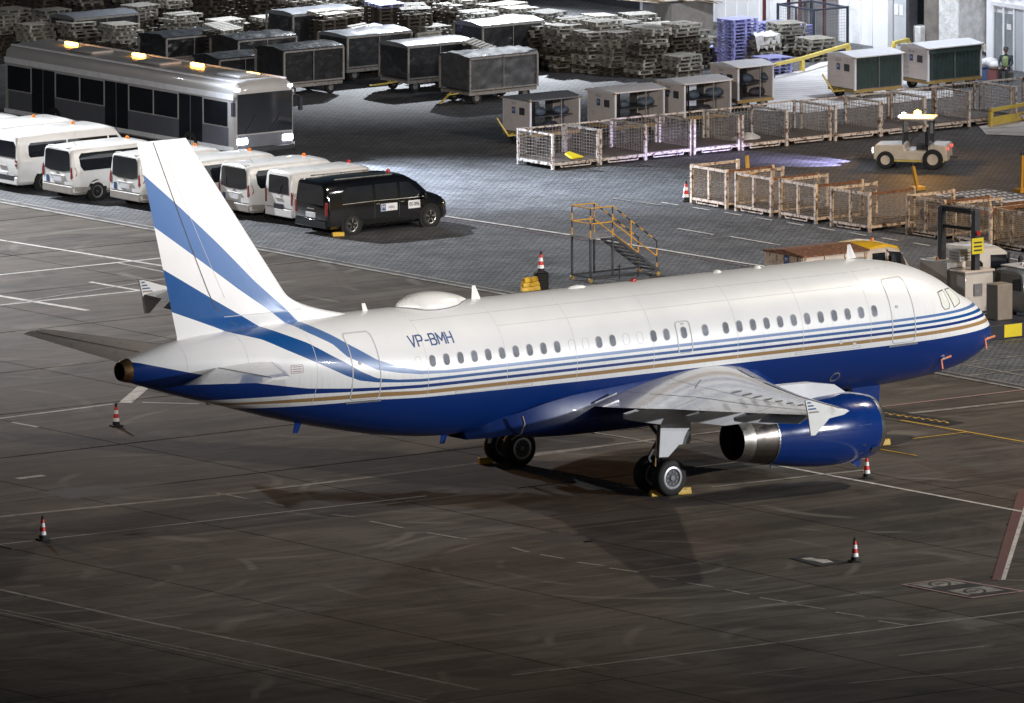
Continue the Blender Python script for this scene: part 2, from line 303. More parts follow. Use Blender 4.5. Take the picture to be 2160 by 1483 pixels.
struct(MB().add([(-75, -75, -.021), (-75, -53, -.021), (6.4, -53, -.021), (6.4, -75, -.021)], [(0, 1, 2, 3)]).build('far_apron', 'concrete'))
def line(pts, wd, mat, z=.004, name='painted_line'):
    b = MB(); P = [at(*p) for p in pts]
    for a, c in zip(P, P[1:]):
        d = (c-a).normalized(); n = Vector((-d.y, d.x, 0))*wd/2
        b.add([a-n+Vector((0, 0, z)), c-n+Vector((0, 0, z)), c+n+Vector((0, 0, z)), a+n+Vector((0, 0, z))], [(0, 1, 2, 3)])
    return struct(b.build(name, mat))
LZ = [0]
def ln(pts, wd, mat, name='painted_line'):
    LZ[0] += 1; return line(pts, wd, mat, .003+.00022*LZ[0], name)
ln([(-40, 1235), (300, 1310), (560, 1362), (1010, 1455)], .16, 'faint'); ln([(-40, 1277), (740, 1441), (900, 1476)], .08, 'faint'); ln([(-40, 1284), (740, 1448), (900, 1483)], .07, 'faint')
ln([(-40, 1153), (400, 1103), (600, 1080), (900, 1046)], .09, 'whiteline'); ln([(-40, 1094), (500, 1040), (760, 1009), (1000, 978), (1400, 924)], .24, 'faint')
ln([(-40, 888), (240, 852)], .16, 'whiteline'); ln([(300, 849), (420, 852)], .13, 'whiteline'); ln([(264, 850), (303, 816)], .42, 'whiteline'); ln([(36, 1010), (92, 1003)], .3, 'whiteline')
ln([(-40, 500), (350, 562)], .16, 'whiteline'); ln([(-40, 584), (345, 544)], .14, 'whiteline'); ln([(-40, 648), (345, 608)], .15, 'whiteline'); ln([(-40, 618), (185, 655)], .26, 'whiteline'); ln([(190, 595), (345, 622)], .18, 'whiteline')
ln([(250, 555), (352, 575)], .14, 'faint'); ln([(25, 891), (80, 901)], .16, 'whiteline'); ln([(20, 640), (350, 588)], .1, 'faint')
for a, b_ in [((0, 310), (70, 330)), ((120, 340), (220, 357)), ((275, 372), (390, 388)), ((410, 397), (535, 415)), ((580, 430), (690, 447)), ((740, 460), (850, 478)), ((900, 488), (1000, 508)), ((1045, 522), (1160, 540)), ((1200, 552), (1320, 570)), ((1365, 583), (1485, 602)), ((1545, 620), (1670, 640))]:
    ln([(1080+a[0]/2, 1000+a[1]/2), (1080+b_[0]/2, 1000+b_[1]/2)], .13, 'faint', 'painted_dash')
for a, b_ in [((455, 1040), (520, 1052)), ((560, 1060), (600, 1068)), ((700, 1086), (748, 1091)), ((780, 1100), (850, 1114)), ((900, 1124), (985, 1138)), ((550, 1038), (590, 1030))][:5]: ln([a, b_], .14, 'faint', 'painted_dash')
ln([(1080, 1425), (1630, 1357), (1925, 1320), (2200, 1285)], .15, 'faint'); ln([(1895, 1384), (2075, 1364)], .14, 'faint'); ln([(1790, 1442), (2200, 1404)], .14, 'faint'); ln([(1560, 1425), (1700, 1408)], .1, 'faint')
ln([(2160, 1036), (2105, 1224)], .36, 'rline'); ln([(2172, 1045), (2116, 1224)], .13, 'whiteline'); ln([(2105, 1224), (2200, 1226)], .1, 'faint')
ln([(2158, 1080), (1792, 1011), (1632, 981)], .17, 'whiteline'); ln([(1500, 1028), (1722, 1003), (1825, 992)], .2, 'faint')
ln([(1200, 905), (1330, 925), (1400, 940)], .14, 'faint'); ln([(1130, 958), (1300, 938), (1560, 905)], .2, 'faint')
ln([(1900, 887), (2180, 936)], .12, 'yline'); ln([(1925, 926), (2038, 912)], .1, 'yline'); ln([(1844, 946), (1934, 962)], .1, 'yline')
ln([(1840, 861), (2190, 819)], .13, 'pinkline'); ln([(1917, 873), (2190, 843)], .28, 'faint'); ln([(2029, 769), (2180, 797)], .12, 'faint'); ln([(2029, 766), (2180, 748)], .1, 'faint'); ln([(2025, 795), (2180, 778)], .1, 'faint')
def patch(pts, mat, name, dz=0): 
    LZ[0] += 1; z = .003+.00022*LZ[0]; P = [at(*p)+Vector((0, 0, z+dz)) for p in pts]; return struct(MB().add(P, [tuple(range(len(P)))]).build(name, mat))
patch([(1850, 861), (2035, 892), (1996, 898), (1850, 876)], 'blackpaint', 'ground_marking')
random.seed(3)
for k in range(16):      # worn yellow stand lettering, too worn to read in the photograph
    x = 1866+k*8.6; y = 872+k*1.25
    ln([(x, y), (x+5+random.random()*4, y+(3 if k % 2 else -1))], .09, 'yline', 'stand_lettering')
patch([(1900, 1234), (2002, 1221), (2165, 1248), (2050, 1263)], 'pinkline', 'ground_marking'); patch([(1910, 1234), (2002, 1223), (2152, 1248), (2048, 1261)], 'blackpaint', 'ground_marking')
patch([(1922, 1234), (1999, 1224), (2040, 1232), (1962, 1241)], 'faint', 'ground_marking'); patch([(1998, 1247), (2076, 1237), (2118, 1246), (2040, 1256)], 'faint', 'ground_marking')
for cx, cy in ((1982, 1233), (2056, 1248)):
    ln([(cx+22*math.cos(t), cy+6*math.sin(t)) for t in [i*math.pi/8 for i in range(17)]], .09, 'blackpaint', 'ring_marking'); ln([(cx-9, cy+2), (cx+9, cy-2)], .09, 'blackpaint', 'ring_marking')
patch([(1665, 1178), (1697, 1172), (1792, 1186), (1730, 1196)], 'blackpaint', 'ground_marking'); patch([(1690, 1179), (1712, 1177), (1722, 1180), (1745, 1181), (1758, 1187), (1735, 1189), (1718, 1184), (1700, 1182)], 'whiteline', 'ground_marking')
for (x, y, dx, dy) in ((-31, 6.5, 2.4, 1.7), (-24.5, -9.5, 1.6, 1.6), (-12, 22, 3.2, 1.5), (-36, 19, 1.4, 2.6), (-14.5, -24, 2.2, 1.3)):
    LZ[0] += 1; z = .002; struct(MB().quad((x, y, z), (x+dx, y, z), (x+dx, y+dy, z), (x, y+dy, z)).build('repair_patch', 'patchm'))
random.seed(44)
for k in range(26): # oil drips and stains
    x, y = random.choice([(-16.1, -4), (-16.3, 3.6), (-5, 0), (-12, -6), (-25, -12), (-33, 8), (-20, -20)]); x += random.gauss(0, 2.2); y += random.gauss(0, 2.2); r_ = random.uniform(.05, .3); ph = random.random()*6; LZ[0] += .2
    struct(MB().add([(x+r_*(1+.3*math.sin(3*t+ph))*math.cos(t), y+r_*.8*(1+.3*math.sin(2*t+ph))*math.sin(t), .0015) for t in [2*math.pi*i/12 for i in range(12)]], [tuple(range(12))]).build('oil_stain', 'patchm'))
# drain channel along the edge of the concrete, kerb line of the road, dashes in front of the cages
b = MB(); b.bb(6.42, 6.62, -60, 110, .0, .012); struct(b.build('drain_edge', 'faint')); b = MB(); b.bb(6.66, 6.86, -60, 110, .0, .006); struct(b.build('drain_channel', 'seam')); b = MB(); b.bb(6.9, 7.0, -60, 110, .0, .012); struct(b.build('drain_rim', 'faint'))
ln([(925, 455), (1206, 497), (1580, 558), (1640, 566)], .17, 'whiteline', 'road_line'); ln([(1430, 483), (1505, 496)], .12, 'whiteline', 'road_line'); ln([(1540, 500), (1645, 518)], .12, 'whiteline', 'road_line'); ln([(1430, 511), (1540, 500)], .06, 'faint', 'road_line'); ln([(925, 461), (1206, 503), (1580, 564)], .06, 'rline', 'road_line')
for k in range(14):
    x = 1396+k*66.2; y = 428+k*10.7; ln([(x, y), (x+35, y+6)], .12, 'whiteline', 'painted_dash')
for k in range(2): ln([(1288+k*64, 419+k*9), (1330+k*64, 425+k*9)], .1, 'faint', 'painted_dash')
patch([(1400, 222), (1403, 190), (1562, 171), (1692, 149), (1760, 120), (2010, 128), (2010, 205), (1700, 240)], 'pad', 'loading_floor')
for k in range(9):
    a = at(1405, 222-k*5.6); c = at(1560+k*24, 224-k*9.5); ln([(1405+k*8, 219-k*4.2), (1900-k*14, 200-k*4.0)], .06, 'pinkline', 'floor_stripe')
ln([(1395, 193), (1562, 172), (1694, 149)], .12, 'rline', 'floor_stripe')
patch([(2065, 268), (2165, 248), (2200, 290), (2080, 285)], 'pad', 'loading_floor')
for k in range(3): ln([(2062+8*k, 268+6*k), (2170, 255+13*k)], .07, 'rline', 'floor_stripe')

# ------------------------------------------------------------------ the airliner (nose at x = 0, flying towards +x, starboard = -y)
ST = [(0.05,3.2,3.05,0.03,3.12),(-.1,3.5,2.86,.32,3.15),(-.3,3.77,2.7,.53,3.2),(-.8,4.22,2.46,.9,3.3),(-1.5,4.6,2.23,1.25,3.4),(-2.5,5.22,2.06,1.57,3.56),(-3.5,5.62,1.95,1.78,3.7),(-4.5,5.83,1.90,1.89,3.82),(-5.5,5.95,1.88,1.95,3.9),(-6.5,6.0,1.87,1.975,3.93),(-13,6.0,1.87,1.975,3.93),(-19.5,6.0,1.87,1.975,3.93),(-22,6.0,1.92,1.965,3.97),(-24,6.,2.12,1.92,4.1),(-26,5.99,2.5,1.8,4.35),(-28,5.96,2.98,1.58,4.65),(-30,5.88,3.55,1.22,4.9),(-32,5.68,4.12,.8,5.02),(-33.2,5.42,4.5,.5,5.04),(-33.56,5.33,4.62,.385,5.0)]
def interp(x, xs, ys):
    if x <= xs[0]: return ys[0]
    for i in range(len(xs)-1):
        if x <= xs[i+1]: return ys[i]+(ys[i+1]-ys[i])*(x-xs[i])/(xs[i+1]-xs[i])
    return ys[-1]
def smooth_interp(x, xs, ys):
    """monotone cubic (Fritsch-Carlson)"""
    n = len(xs)
    if x <= xs[0]: return ys[0]
    if x >= xs[-1]: return ys[-1]
    i = max(k for k in range(n-1) if xs[k] <= x); h = [xs[k+1]-xs[k] for k in range(n-1)]; d = [(ys[k+1]-ys[k])/h[k] for k in range(n-1)]
    def sl(k):
        if k == 0: return d[0]
        if k == n-1: return d[-1]
        if d[k-1]*d[k] <= 0: return 0
        return 2*d[k-1]*d[k]/(d[k-1]+d[k])
    t = (x-xs[i])/h[i]; a, c = sl(i)*h[i], sl(i+1)*h[i]
    return (2*t**3-3*t*t+1)*ys[i]+(t**3-2*t*t+t)*a+(-2*t**3+3*t*t)*ys[i+1]+(t**3-t*t)*c
SX = [-s[0] for s in ST]
def fsec(x): return [smooth_interp(-x, SX, [s[k] for s in ST]) for k in (1, 2, 3, 4)]
def fy(x, z):
    """half breadth of the fuselage at height z"""
    t, bt, wd, zc = fsec(x); h = (t-zc) if z > zc else (zc-bt); q = 1-((z-zc)/h)**2
    return wd*math.sqrt(max(q, 0))
def P_(L): return ([-p[0] for p in L][::1], [p[1] for p in L])
def curve(pts):
    pts = sorted((-x, z) for x, z in pts); xs = [p[0] for p in pts]; zs = [p[1] for p in pts]
    return lambda x: interp(-x, xs, zs)
LIV = dict(
 lu=curve([(0, 4.23), (-2.8, 4.225), (-23, 4.25), (-23.86, 4.31), (-24.7, 4.51), (-25.45, 4.78), (-26.36, 5.33), (-26.71, 5.57), (-27.19, 5.87), (-27.38, 5.99), (-27.9, 6.5), (-28.92, 7.33), (-30.21, 8.54), (-31.73, 9.89), (-32.98, 10.95), (-33.6, 11.5)]),
 ll=curve([(0, 4.145), (-22.6, 4.145), (-23.86, 4.2), (-24.72, 4.32), (-25.5, 4.48), (-26.51, 4.96), (-26.87, 5.35), (-27.48, 5.7), (-27.8, 5.95), (-28.57, 6.5), (-29.51, 7.12), (-30.95, 8.15), (-32.56, 9.29), (-33.6, 10.03)]),
 mu=curve([(0, 4.05), (-23.87, 4.06), (-24.72, 4.11), (-25.5, 4.22), (-26.09, 4.48), (-26.56, 4.77), (-27.02, 5.02), (-27.69, 5.43), (-28.33, 5.72), (-28.75, 5.92), (-30.42, 6.88), (-32.21, 7.95), (-33.6, 8.78)]),
 ml=curve([(0, 3.965), (-23.87, 3.97), (-24.71, 4.02), (-25.5, 4.09), (-26.09, 4.19), (-26.59, 4.38), (-27.09, 4.62), (-27.88, 4.99), (-28.59, 5.33), (-29.18, 5.64), (-29.93, 5.85), (-30.23, 5.98), (-31.85, 6.6), (-33.6, 7.25)]),
 du=curve([(0, 3.89), (-2, 3.885), (-17, 3.865), (-23.86, 3.88), (-25.48, 3.93), (-26.55, 3.98), (-27.86, 4.08), (-28.66, 4.21), (-29.35, 4.33), (-30.25, 4.49), (-31.82, 4.85), (-33.4, 5.24), (-33.84, 5.3)]),
 dl=curve([(0, 3.80), (-17, 3.78), (-23.85, 3.78), (-25.47, 3.83), (-27.8, 3.9), (-30.02, 3.87), (-33.84, 3.8)]),
 gu=curve([(0, 3.72), (-17, 3.685), (-23.84, 3.69), (-25.46, 3.77), (-28, 3.76), (-30, 3.73), (-33.84, 3.7)]),
 gl=curve([(0, 3.61), (-17, 3.565), (-23.8, 3.57), (-25.4, 3.62), (-28, 3.64), (-30, 3.65), (-33.84, 3.62)]),
 bz=curve([(0, 3.455), (-5, 3.43), (-17.3, 3.42), (-23.8, 3.47), (-25.4, 3.53), (-27.66, 3.51), (-29, 3.5), (-33.84, 3.5)]))
def livery():
    m = pm('livery_paint', (.78, .78, .785), .34, var=.03, scale=.8, coat=.22); n = m.node_tree.nodes; l = m.node_tree.links; b = n['Principled BSDF']
    cur = b.inputs['Base Color'].links[0].from_socket
    sep = n.new('ShaderNodeSeparateXYZ'); geo = n.new('ShaderNodeNewGeometry'); l.new(geo.outputs['Position'], sep.inputs[0]); z = sep.outputs['Z']
    def attr(k): a = n.new('ShaderNodeAttribute'); a.attribute_name = k; return a.outputs['Fac']
    def cmp(op, a, b_):
        q = n.new('ShaderNodeMath'); q.operation = op; l.new(a, q.inputs[0]); l.new(b_, q.inputs[1]); return q.outputs[0]
    def mixin(mask, c):
        nonlocal cur
        x = n.new('ShaderNodeMix'); x.data_type = 'RGBA'; l.new(mask, x.inputs[0]); l.new(cur, x.inputs[6]); x.inputs[7].default_value = (*c, 1); cur = x.outputs[2]
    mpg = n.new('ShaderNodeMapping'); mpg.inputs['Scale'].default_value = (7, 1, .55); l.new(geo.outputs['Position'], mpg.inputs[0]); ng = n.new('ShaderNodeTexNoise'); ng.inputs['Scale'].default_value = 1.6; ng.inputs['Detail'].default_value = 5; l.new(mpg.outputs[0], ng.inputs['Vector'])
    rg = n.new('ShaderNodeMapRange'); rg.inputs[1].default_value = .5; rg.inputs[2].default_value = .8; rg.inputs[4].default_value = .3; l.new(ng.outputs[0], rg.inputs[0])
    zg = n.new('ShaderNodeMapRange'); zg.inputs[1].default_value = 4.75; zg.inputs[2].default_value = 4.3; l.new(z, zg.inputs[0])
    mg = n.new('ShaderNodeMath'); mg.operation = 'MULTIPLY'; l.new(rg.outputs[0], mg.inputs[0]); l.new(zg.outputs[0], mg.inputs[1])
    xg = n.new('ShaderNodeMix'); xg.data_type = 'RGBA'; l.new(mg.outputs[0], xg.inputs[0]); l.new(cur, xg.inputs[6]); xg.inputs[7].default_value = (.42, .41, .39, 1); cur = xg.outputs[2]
    for hi, lo, c in (('lu', 'll', (.08, .165, .37)), ('mu', 'ml', (.003, .07, .25)), ('du', 'dl', (.002, .027, .165)), ('gu', 'gl', (.33, .2, .085))):
        mixin(cmp('MULTIPLY', cmp('LESS_THAN', z, attr(hi)), cmp('GREATER_THAN', z, attr(lo))), c)
    mixin(cmp('LESS_THAN', z, attr('bz')), (.002, .027, .165))
    l.new(cur, b.inputs['Base Color']); return m
M['livery'] = livery()
def add_livery(o):
    me = o.data
    for k, f in LIV.items():
        a = me.attributes.new(k, 'FLOAT', 'POINT')
        a.data.foreach_set('value', [f(v.co.x) for v in me.vertices])
plane = thing('airliner', 'white and blue twin engine jet airliner parked across the apron with registration VP-BMH', 'airliner')
# fuselage
xs = [.05, .03, 0, -.05, -.1, -.2]; x = -.3
while x > -6.5: xs.append(x); x -= .1
while x > -33.25: xs.append(x); x -= .125
xs += [-33.35, -33.56]; NR = 96; rings = []
for x in xs:
    t, bt, wd, zc = fsec(x); ring = []
    for i in range(NR):
        a = 2*math.pi*i/NR; s, c = math.sin(a), math.cos(a); ring.append((x, -wd*c, zc+((t-zc) if s > 0 else (zc-bt))*s))
    rings.append(ring)
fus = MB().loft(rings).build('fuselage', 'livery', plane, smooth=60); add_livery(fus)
zc = 5.0
ap = MB().lathe([(-33.55, .375), (-33.7, .34), (-33.84, .285), (-33.85, .26), (-33.6, .22), (-33.1, .2)], (0, 0, 4.975), n=28).build('exhaust_cone', 'hot', plane, smooth=40)
MB().lathe([(-33.6, .221), (-33.05, .19)], (0, 0, 4.97), n=20, caps=(0, 1)).build('exhaust_duct', 'soot', ap)
def onf(x, z, off, side=-1): 
    t, bt, wd, zc = fsec(x); y = fy(x, z); h = (t-zc) if z > zc else (zc-bt); n = Vector((0, side*y/wd**2, (z-zc)/h**2)).normalized()
    return Vector((x, side*y, z))+n*off
def rrect(cx, cz, wd, ht, r, n=4):
    out = []
    for sx, sz, a0 in ((1, 1, 0), (-1, 1, 90), (-1, -1, 180), (1, -1, 270)):
        for k in range(n+1):
            a = R(a0+90*k/n); out.append((cx+sx*(wd/2-r)+r*math.cos(a), cz+sz*(ht/2-r)+r*math.sin(a)))
    return out
def band(outer, inner, off): # flat ring that follows the skin
    b = MB(); n = len(outer)
    b.add([onf(*p, off) for p in outer]+[onf(*p, off) for p in inner]+[onf(*p, -.01) for p in outer]+[onf(*p, -.01) for p in inner], [(i, (i+1) % n, n+(i+1) % n, n+i) for i in range(n)]+[(i, 2*n+i, 2*n+(i+1) % n, (i+1) % n) for i in range(n)]+[(n+i, n+(i+1) % n, 3*n+(i+1) % n, 3*n+i) for i in range(n)])
    return b
def refine(poly, k=3): return [(p[0]+(q[0]-p[0])*j/k, p[1]+(q[1]-p[1])*j/k) for p, q in zip(poly, poly[1:]+poly[:1]) for j in range(k)]
def refine2(po, pi, step=.09):
    o, i = [], []
    for a, c, d, e in zip(po, po[1:]+po[:1], pi, pi[1:]+pi[:1]):
        k = max(1, int(math.hypot(c[0]-a[0], c[1]-a[1])/step))
        for j in range(k): o.append((a[0]+(c[0]-a[0])*j/k, a[1]+(c[1]-a[1])*j/k)); i.append((d[0]+(e[0]-d[0])*j/k, d[1]+(e[1]-d[1])*j/k))
    return o, i
wx = [-23.4+.533*i for i in range(10)]+[-16.98, -16.45, -14.85, -14.34, -13.66, -12.82]+[-12.01+.533*i+.005*i for i in range(12)]
for x in wx:
    o_, i_ = rrect(x, 4.565, .25, .375, .118), rrect(x, 4.565, .215, .335, .1)
    wf = band(o_, i_, .006).build('window', 'chrome' if 0 else 'seal', plane, smooth=30)
    b = MB(); n_ = len(i_); b.add([onf(*p, .0035) for p in i_]+[onf(x, 4.565, .005)], [(q, (q+1) % n_, n_) for q in range(n_)]); b.build('pane', 'paneglass', wf)
for x in (-23.94, -18.03, -17.5, -15.92, -15.38): band(rrect(x, 4.56, .25, .37, .12), rrect(x, 4.56, .225, .345, .11), .0025).build('plugged_window', 'seal', plane, smooth=30)
def door(cx, z0, z1, wd, skew=0, r=.14, wdt=.035):
    cz = (z0+z1)/2; o_, i_ = refine2(rrect(cx, cz, wd, z1-z0, r), rrect(cx, cz, wd-2*wdt, z1-z0-2*wdt, r*.8))
    return band(o_, i_, .009).build('door', 'seal', plane, smooth=30)
for cx, z0, z1, wd in ((-25.86, 3.57, 5.6, 1.04), (-4.93, 3.46, 5.45, 1.0)):
    dd = door(cx, z0, z1, wd)
    b = MB(); ring = [onf(cx-.2, 4.74, .02)]; b.lathe([(-.01, .06), (.01, .06)], (0, 0, 0), 'Y', 12, (1, 1)); q = onf(cx-(.22 if cx < -20 else .22), 4.72 if cx < -20 else 4.6, .004)
    b.v = [(v[0]+q.x, v[1]+q.y, v[2]+q.z) for v in b.v]; b.build('door_port', 'seal', dd)
    sill = MB(); sill.add([onf(cx+dx, z, off) for dx in (-.6, .6) for z, off in ((z0-.09, .02), (z0-.02, .02))], [(0, 1, 3, 2)]); sill.build('scuff_plate', 'midgrey', dd)
dw = door(-13.66, 3.93, 4.92, .58, r=.12)
b = MB(); b.add([onf(-13.66+dx, z, .006) for dx, z in ((-.07, 4.8), (.07, 4.8), (.07, 4.86), (-.07, 4.86))], [(0, 1, 2, 3)]); b.build('exit_handle', 'seal', dw)
for a, c in (((-22.55, 3.47), (-19.6, 3.56)), ((-9.3, 3.47), (-6.7, 3.56))): # cargo door lines on the white band
    o_ = refine([(a[0], a[1]), (c[0], a[1]), (c[0], c[1]), (a[0], c[1])], 8); i_ = refine([(a[0]+.02, a[1]+.02), (c[0]-.02, a[1]+.02), (c[0]-.02, c[1]-.02), (a[0]+.02, c[1]-.02)], 8); band(o_, i_, .006).build('cargo_door_line', 'seal', plane)
# cockpit windows, blinds down
for side in (-1, 1):
    for poly in ([(-3.1, 4.84), (-2.76, 4.87), (-2.68, 4.42), (-2.78, 4.3), (-3.02, 4.3), (-3.12, 4.42)], [(-2.62, 4.86), (-2.24, 4.84), (-1.98, 4.5), (-2.06, 4.38), (-2.5, 4.3)]):
        cx = sum(p[0] for p in poly)/len(poly); cz_ = sum(p[1] for p in poly)/len(poly); inn = [(cx+(p[0]-cx)*.9, cz_+(p[1]-cz_)*.92) for p in poly]
        pr, ir = refine(poly, 4), refine(inn, 4); n = len(pr)
        f_ = MB().add([onf(*p, .012, side) for p in pr]+[onf(*p, .012, side) for p in ir], [(i, (i+1) % n, n+(i+1) % n, n+i) for i in range(n)]).build('cockpit_window', 'seam', plane)
        MB().add([onf(*p, .008, side) for p in ir]+[onf(cx, cz_, .008, side)], [(i, (i+1) % n, n) for i in range(n)]).build('blind', 'shade', f_)
# skin joints
b = MB()
def ringline(x, z0, z1, wd=.016):
    n = 22; zz = [z0+(z1-z0)*i/n for i in range(n+1)]
    b.add([onf(x-wd/2, z, .0022) for z in zz]+[onf(x+wd/2, z, .0022) for z in zz], [(i, i+1, n+2+i, n+1+i) for i in range(n)])
for x in (-6.3, -9.0, -11.6, -14.9, -17.9, -20.6, -23.6, -27.6): ringline(x, 3.5, 5.96)
ringline(-29.9, 4.5, 5.8, .02); ringline(-31.9, 4.9, 5.6, .016)
for z, xa, xb in ((5.35, -20.6, -6.3), (5.72, -23.6, -4.2)):
    n = 40; q = [xa+(xb-xa)*i/n for i in range(n+1)]; b.add([onf(x, z-.007, .0022) for x in q]+[onf(x, z+.007, .0022) for x in q], [(i, i+1, n+2+i, n+1+i) for i in range(n)])
b.build('skin_joint', 'skinline', plane, kind='stuff')
# registration
def on_skin(txt, size, cx, cz, mat, name, off=.005, sx=1.):
    me = text_mesh(txt, size); bm = bmesh.new(); bm.from_mesh(me); bmesh.ops.triangulate(bm, faces=bm.faces)
    for _ in range(2): bmesh.ops.subdivide_edges(bm, edges=[e for e in bm.edges if e.calc_length() > .08], cuts=1, use_grid_fill=False); bmesh.ops.triangulate(bm, faces=bm.faces)
    for v in bm.verts: v.co = onf(cx+v.co.x*sx, cz+v.co.y, off)
    bm.to_mesh(me); bm.free(); me.materials.clear(); me.materials.append(M[mat]); o = bpy.data.objects.new(name, me); col.objects.link(o); o.parent = plane; return o
STROKES = {'V': [[(0, 1), (.3, 0), (.6, 1)]], 'P': [[(0, 0), (0, 1), (.42, 1), (.56, .9), (.56, .6), (.42, .48), (0, .48)]], '-': [[(.08, .46), (.42, .46)]], 'B': [[(0, 0), (0, 1), (.42, 1), (.54, .9), (.54, .64), (.42, .53), (0, .53)], [(.42, .53), (.58, .42), (.58, .12), (.44, 0), (0, 0)]], 'M': [[(0, 0), (0, 1), (.36, .3), (.72, 1), (.72, 0)]], 'H': [[(0, 0), (0, 1)], [(.58, 0), (.58, 1)], [(0, .52), (.58, .52)]]}
ux = -24.06; HL = .3
for ch_, adv in (('V', .8), ('P', .76), ('-', .62), ('B', .8), ('M', .94), ('H', .8)):
    b = MB()
    for pl in STROKES[ch_]:
        for (p, q) in zip(pl, pl[1:]):
            d_ = Vector((q[0]-p[0], q[1]-p[1])); ln_ = d_.length; d_ /= ln_; nn = Vector((-d_.y, d_.x))*.075; e = d_*.06
            for k in range(3):
                s0 = Vector(p)-e+(Vector(q)-Vector(p)+2*e)*k/3; s1 = Vector(p)-e+(Vector(q)-Vector(p)+2*e)*(k+1)/3
                b.add([onf(ux+c.x*HL*1.2, 5.03+c.y*HL, .0045) for c in (s0-nn, s1-nn, s1+nn, s0+nn)], [(0, 1, 2, 3)])
    b.build('registration_letter', 'logo', plane, kind='stuff'); ux += adv*HL*1.2
band(refine(rrect(-28.3, 4.72, .42, .26, .04)), refine(rrect(-28.3, 4.72, .39, .23, .03)), .004).build('placard_outline', 'pinkline', plane)
for k in range(3):
    b = MB(); b.add([onf(-28.3+dx, 4.72+.07-.07*k+dz, .004) for dx, dz in ((-.15, -.012), (.15, -.012), (.15, .012), (-.15, .012))], [(0, 1, 2, 3)]); b.build('placard_text', 'pinkline', plane)
# satcom dome and aerials on the spine
rr = []
for k in range(25):
    t = k/24; x = -23.45+2.85*t; pr = (math.sin(math.pi*min(1, t**.82)))**.62 if 0 < t < 1 else 0
    rr.append([(x, .62*pr*math.cos(a)*(.35+.65*min(1, 4*min(t, 1-t))), 5.93+.46*pr*max(0, math.sin(a))-.1*(a > math.pi)) for a in [2*math.pi*i/28 for i in range(28)]])
rad = MB().loft(rr).build('satcom_dome', 'white', plane, smooth=60)
b = MB()
for s_ in (0, 14):
    pts_ = []
    for r_ in rr:
        p = r_[s_]; t_, bt_, wd_, zc_ = fsec(p[0]); y_ = p[1]*1.01; pts_.append((p[0], y_, zc_+(t_-zc_)*math.sqrt(max(0, 1-(y_/wd_)**2))+.012))
    for p, q in zip(pts_, pts_[1:]): b.bar(p, q, .035, .03)
b.build('dome_seam', 'midgrey', rad)
def blade(x, ht, c0, c1, sw, name='blade_aerial', z0=5.97, y=0):
    b = MB(); rr = []
    for t, c in ((0, c0), (1, c1)):
        xx = x-sw*t; rr.append([(xx, y, z0+ht*t), (xx-c*.4, y-.025, z0+ht*t), (xx-c, y, z0+ht*t), (xx-c*.4, y+.025, z0+ht*t)])
    return b.loft(rr).build(name, 'white', plane)
blade(-20.12, .45, .36, .12, .22); blade(-24.45, .27, .2, .13, .12); blade(-5.32, .45, .4, .11, .24)
for x, s in ((-16.4, .42), (-10.9, .22), (-9.3, .2)): MB().lathe([(x-s, .01), (x-s*.6, .09), (x, .12), (x+s*.6, .09), (x+s, .01)], (0, 0, 5.97), n=12).build('spine_aerial', 'white', plane, smooth=60)
MB().lathe([(-14.3, .01), (-14.25, .06), (-14.1, .06), (-14.05, .01)], (0, 0, 6.03), n=10).build('anti_collision_lamp', 'redbea', plane, smooth=60)
for (x, h) in ((-27.2, .3), (-21.6, .28), ): # belly aerials
    t, bt, wd, zc = fsec(x); MB().loft([[(x, -.3, bt+.1), (x-.15, -.34, bt+.1), (x-.3, -.3, bt+.1), (x-.15, -.26, bt+.1)], [(x-.16, -.3, bt-h+.05), (x-.25, -.32, bt-h+.05), (x-.36, -.3, bt-h+.05), (x-.25, -.28, bt-h+.05)]]).build('belly_aerial', 'blue', plane)
for x, z in ((-.62, 3.12), (-2.95, 2.75), (-6.95, 3.62), (-7.5, 3.72)): # probes with tags, static ports
    q = onf(x, z, 0)
    if x > -4: MB().box(q+Vector((0, -.04, 0)), (.16, .08, .05)).build('probe', 'chrome', plane); 
    else: MB().lathe([(-.005, .07), (.012, .07)], q, 'Y', 14, (1, 1)).build('static_port', 'seal', plane)
for x, z in ((-.68, 3.1), (-2.95, 2.74)):
    q = onf(x, z, .02); MB().bar(q+Vector((-.1, -.03, -.02)), q+Vector((.3, -.03, .06)), .02, .06).bar(q+Vector((-.1, -.03, 0)), q+Vector((-.06, -.05, -.32)), .02, .05).build('streamer', 'strap', plane)
q = onf(-7.35, 2.5, .01); o_ = rrect(-7.35, 2.55, .34, .3, .14); i_ = rrect(-7.35, 2.55, .28, .24, .11); band(o_, i_, .012).build('access_ring', 'faint', plane)

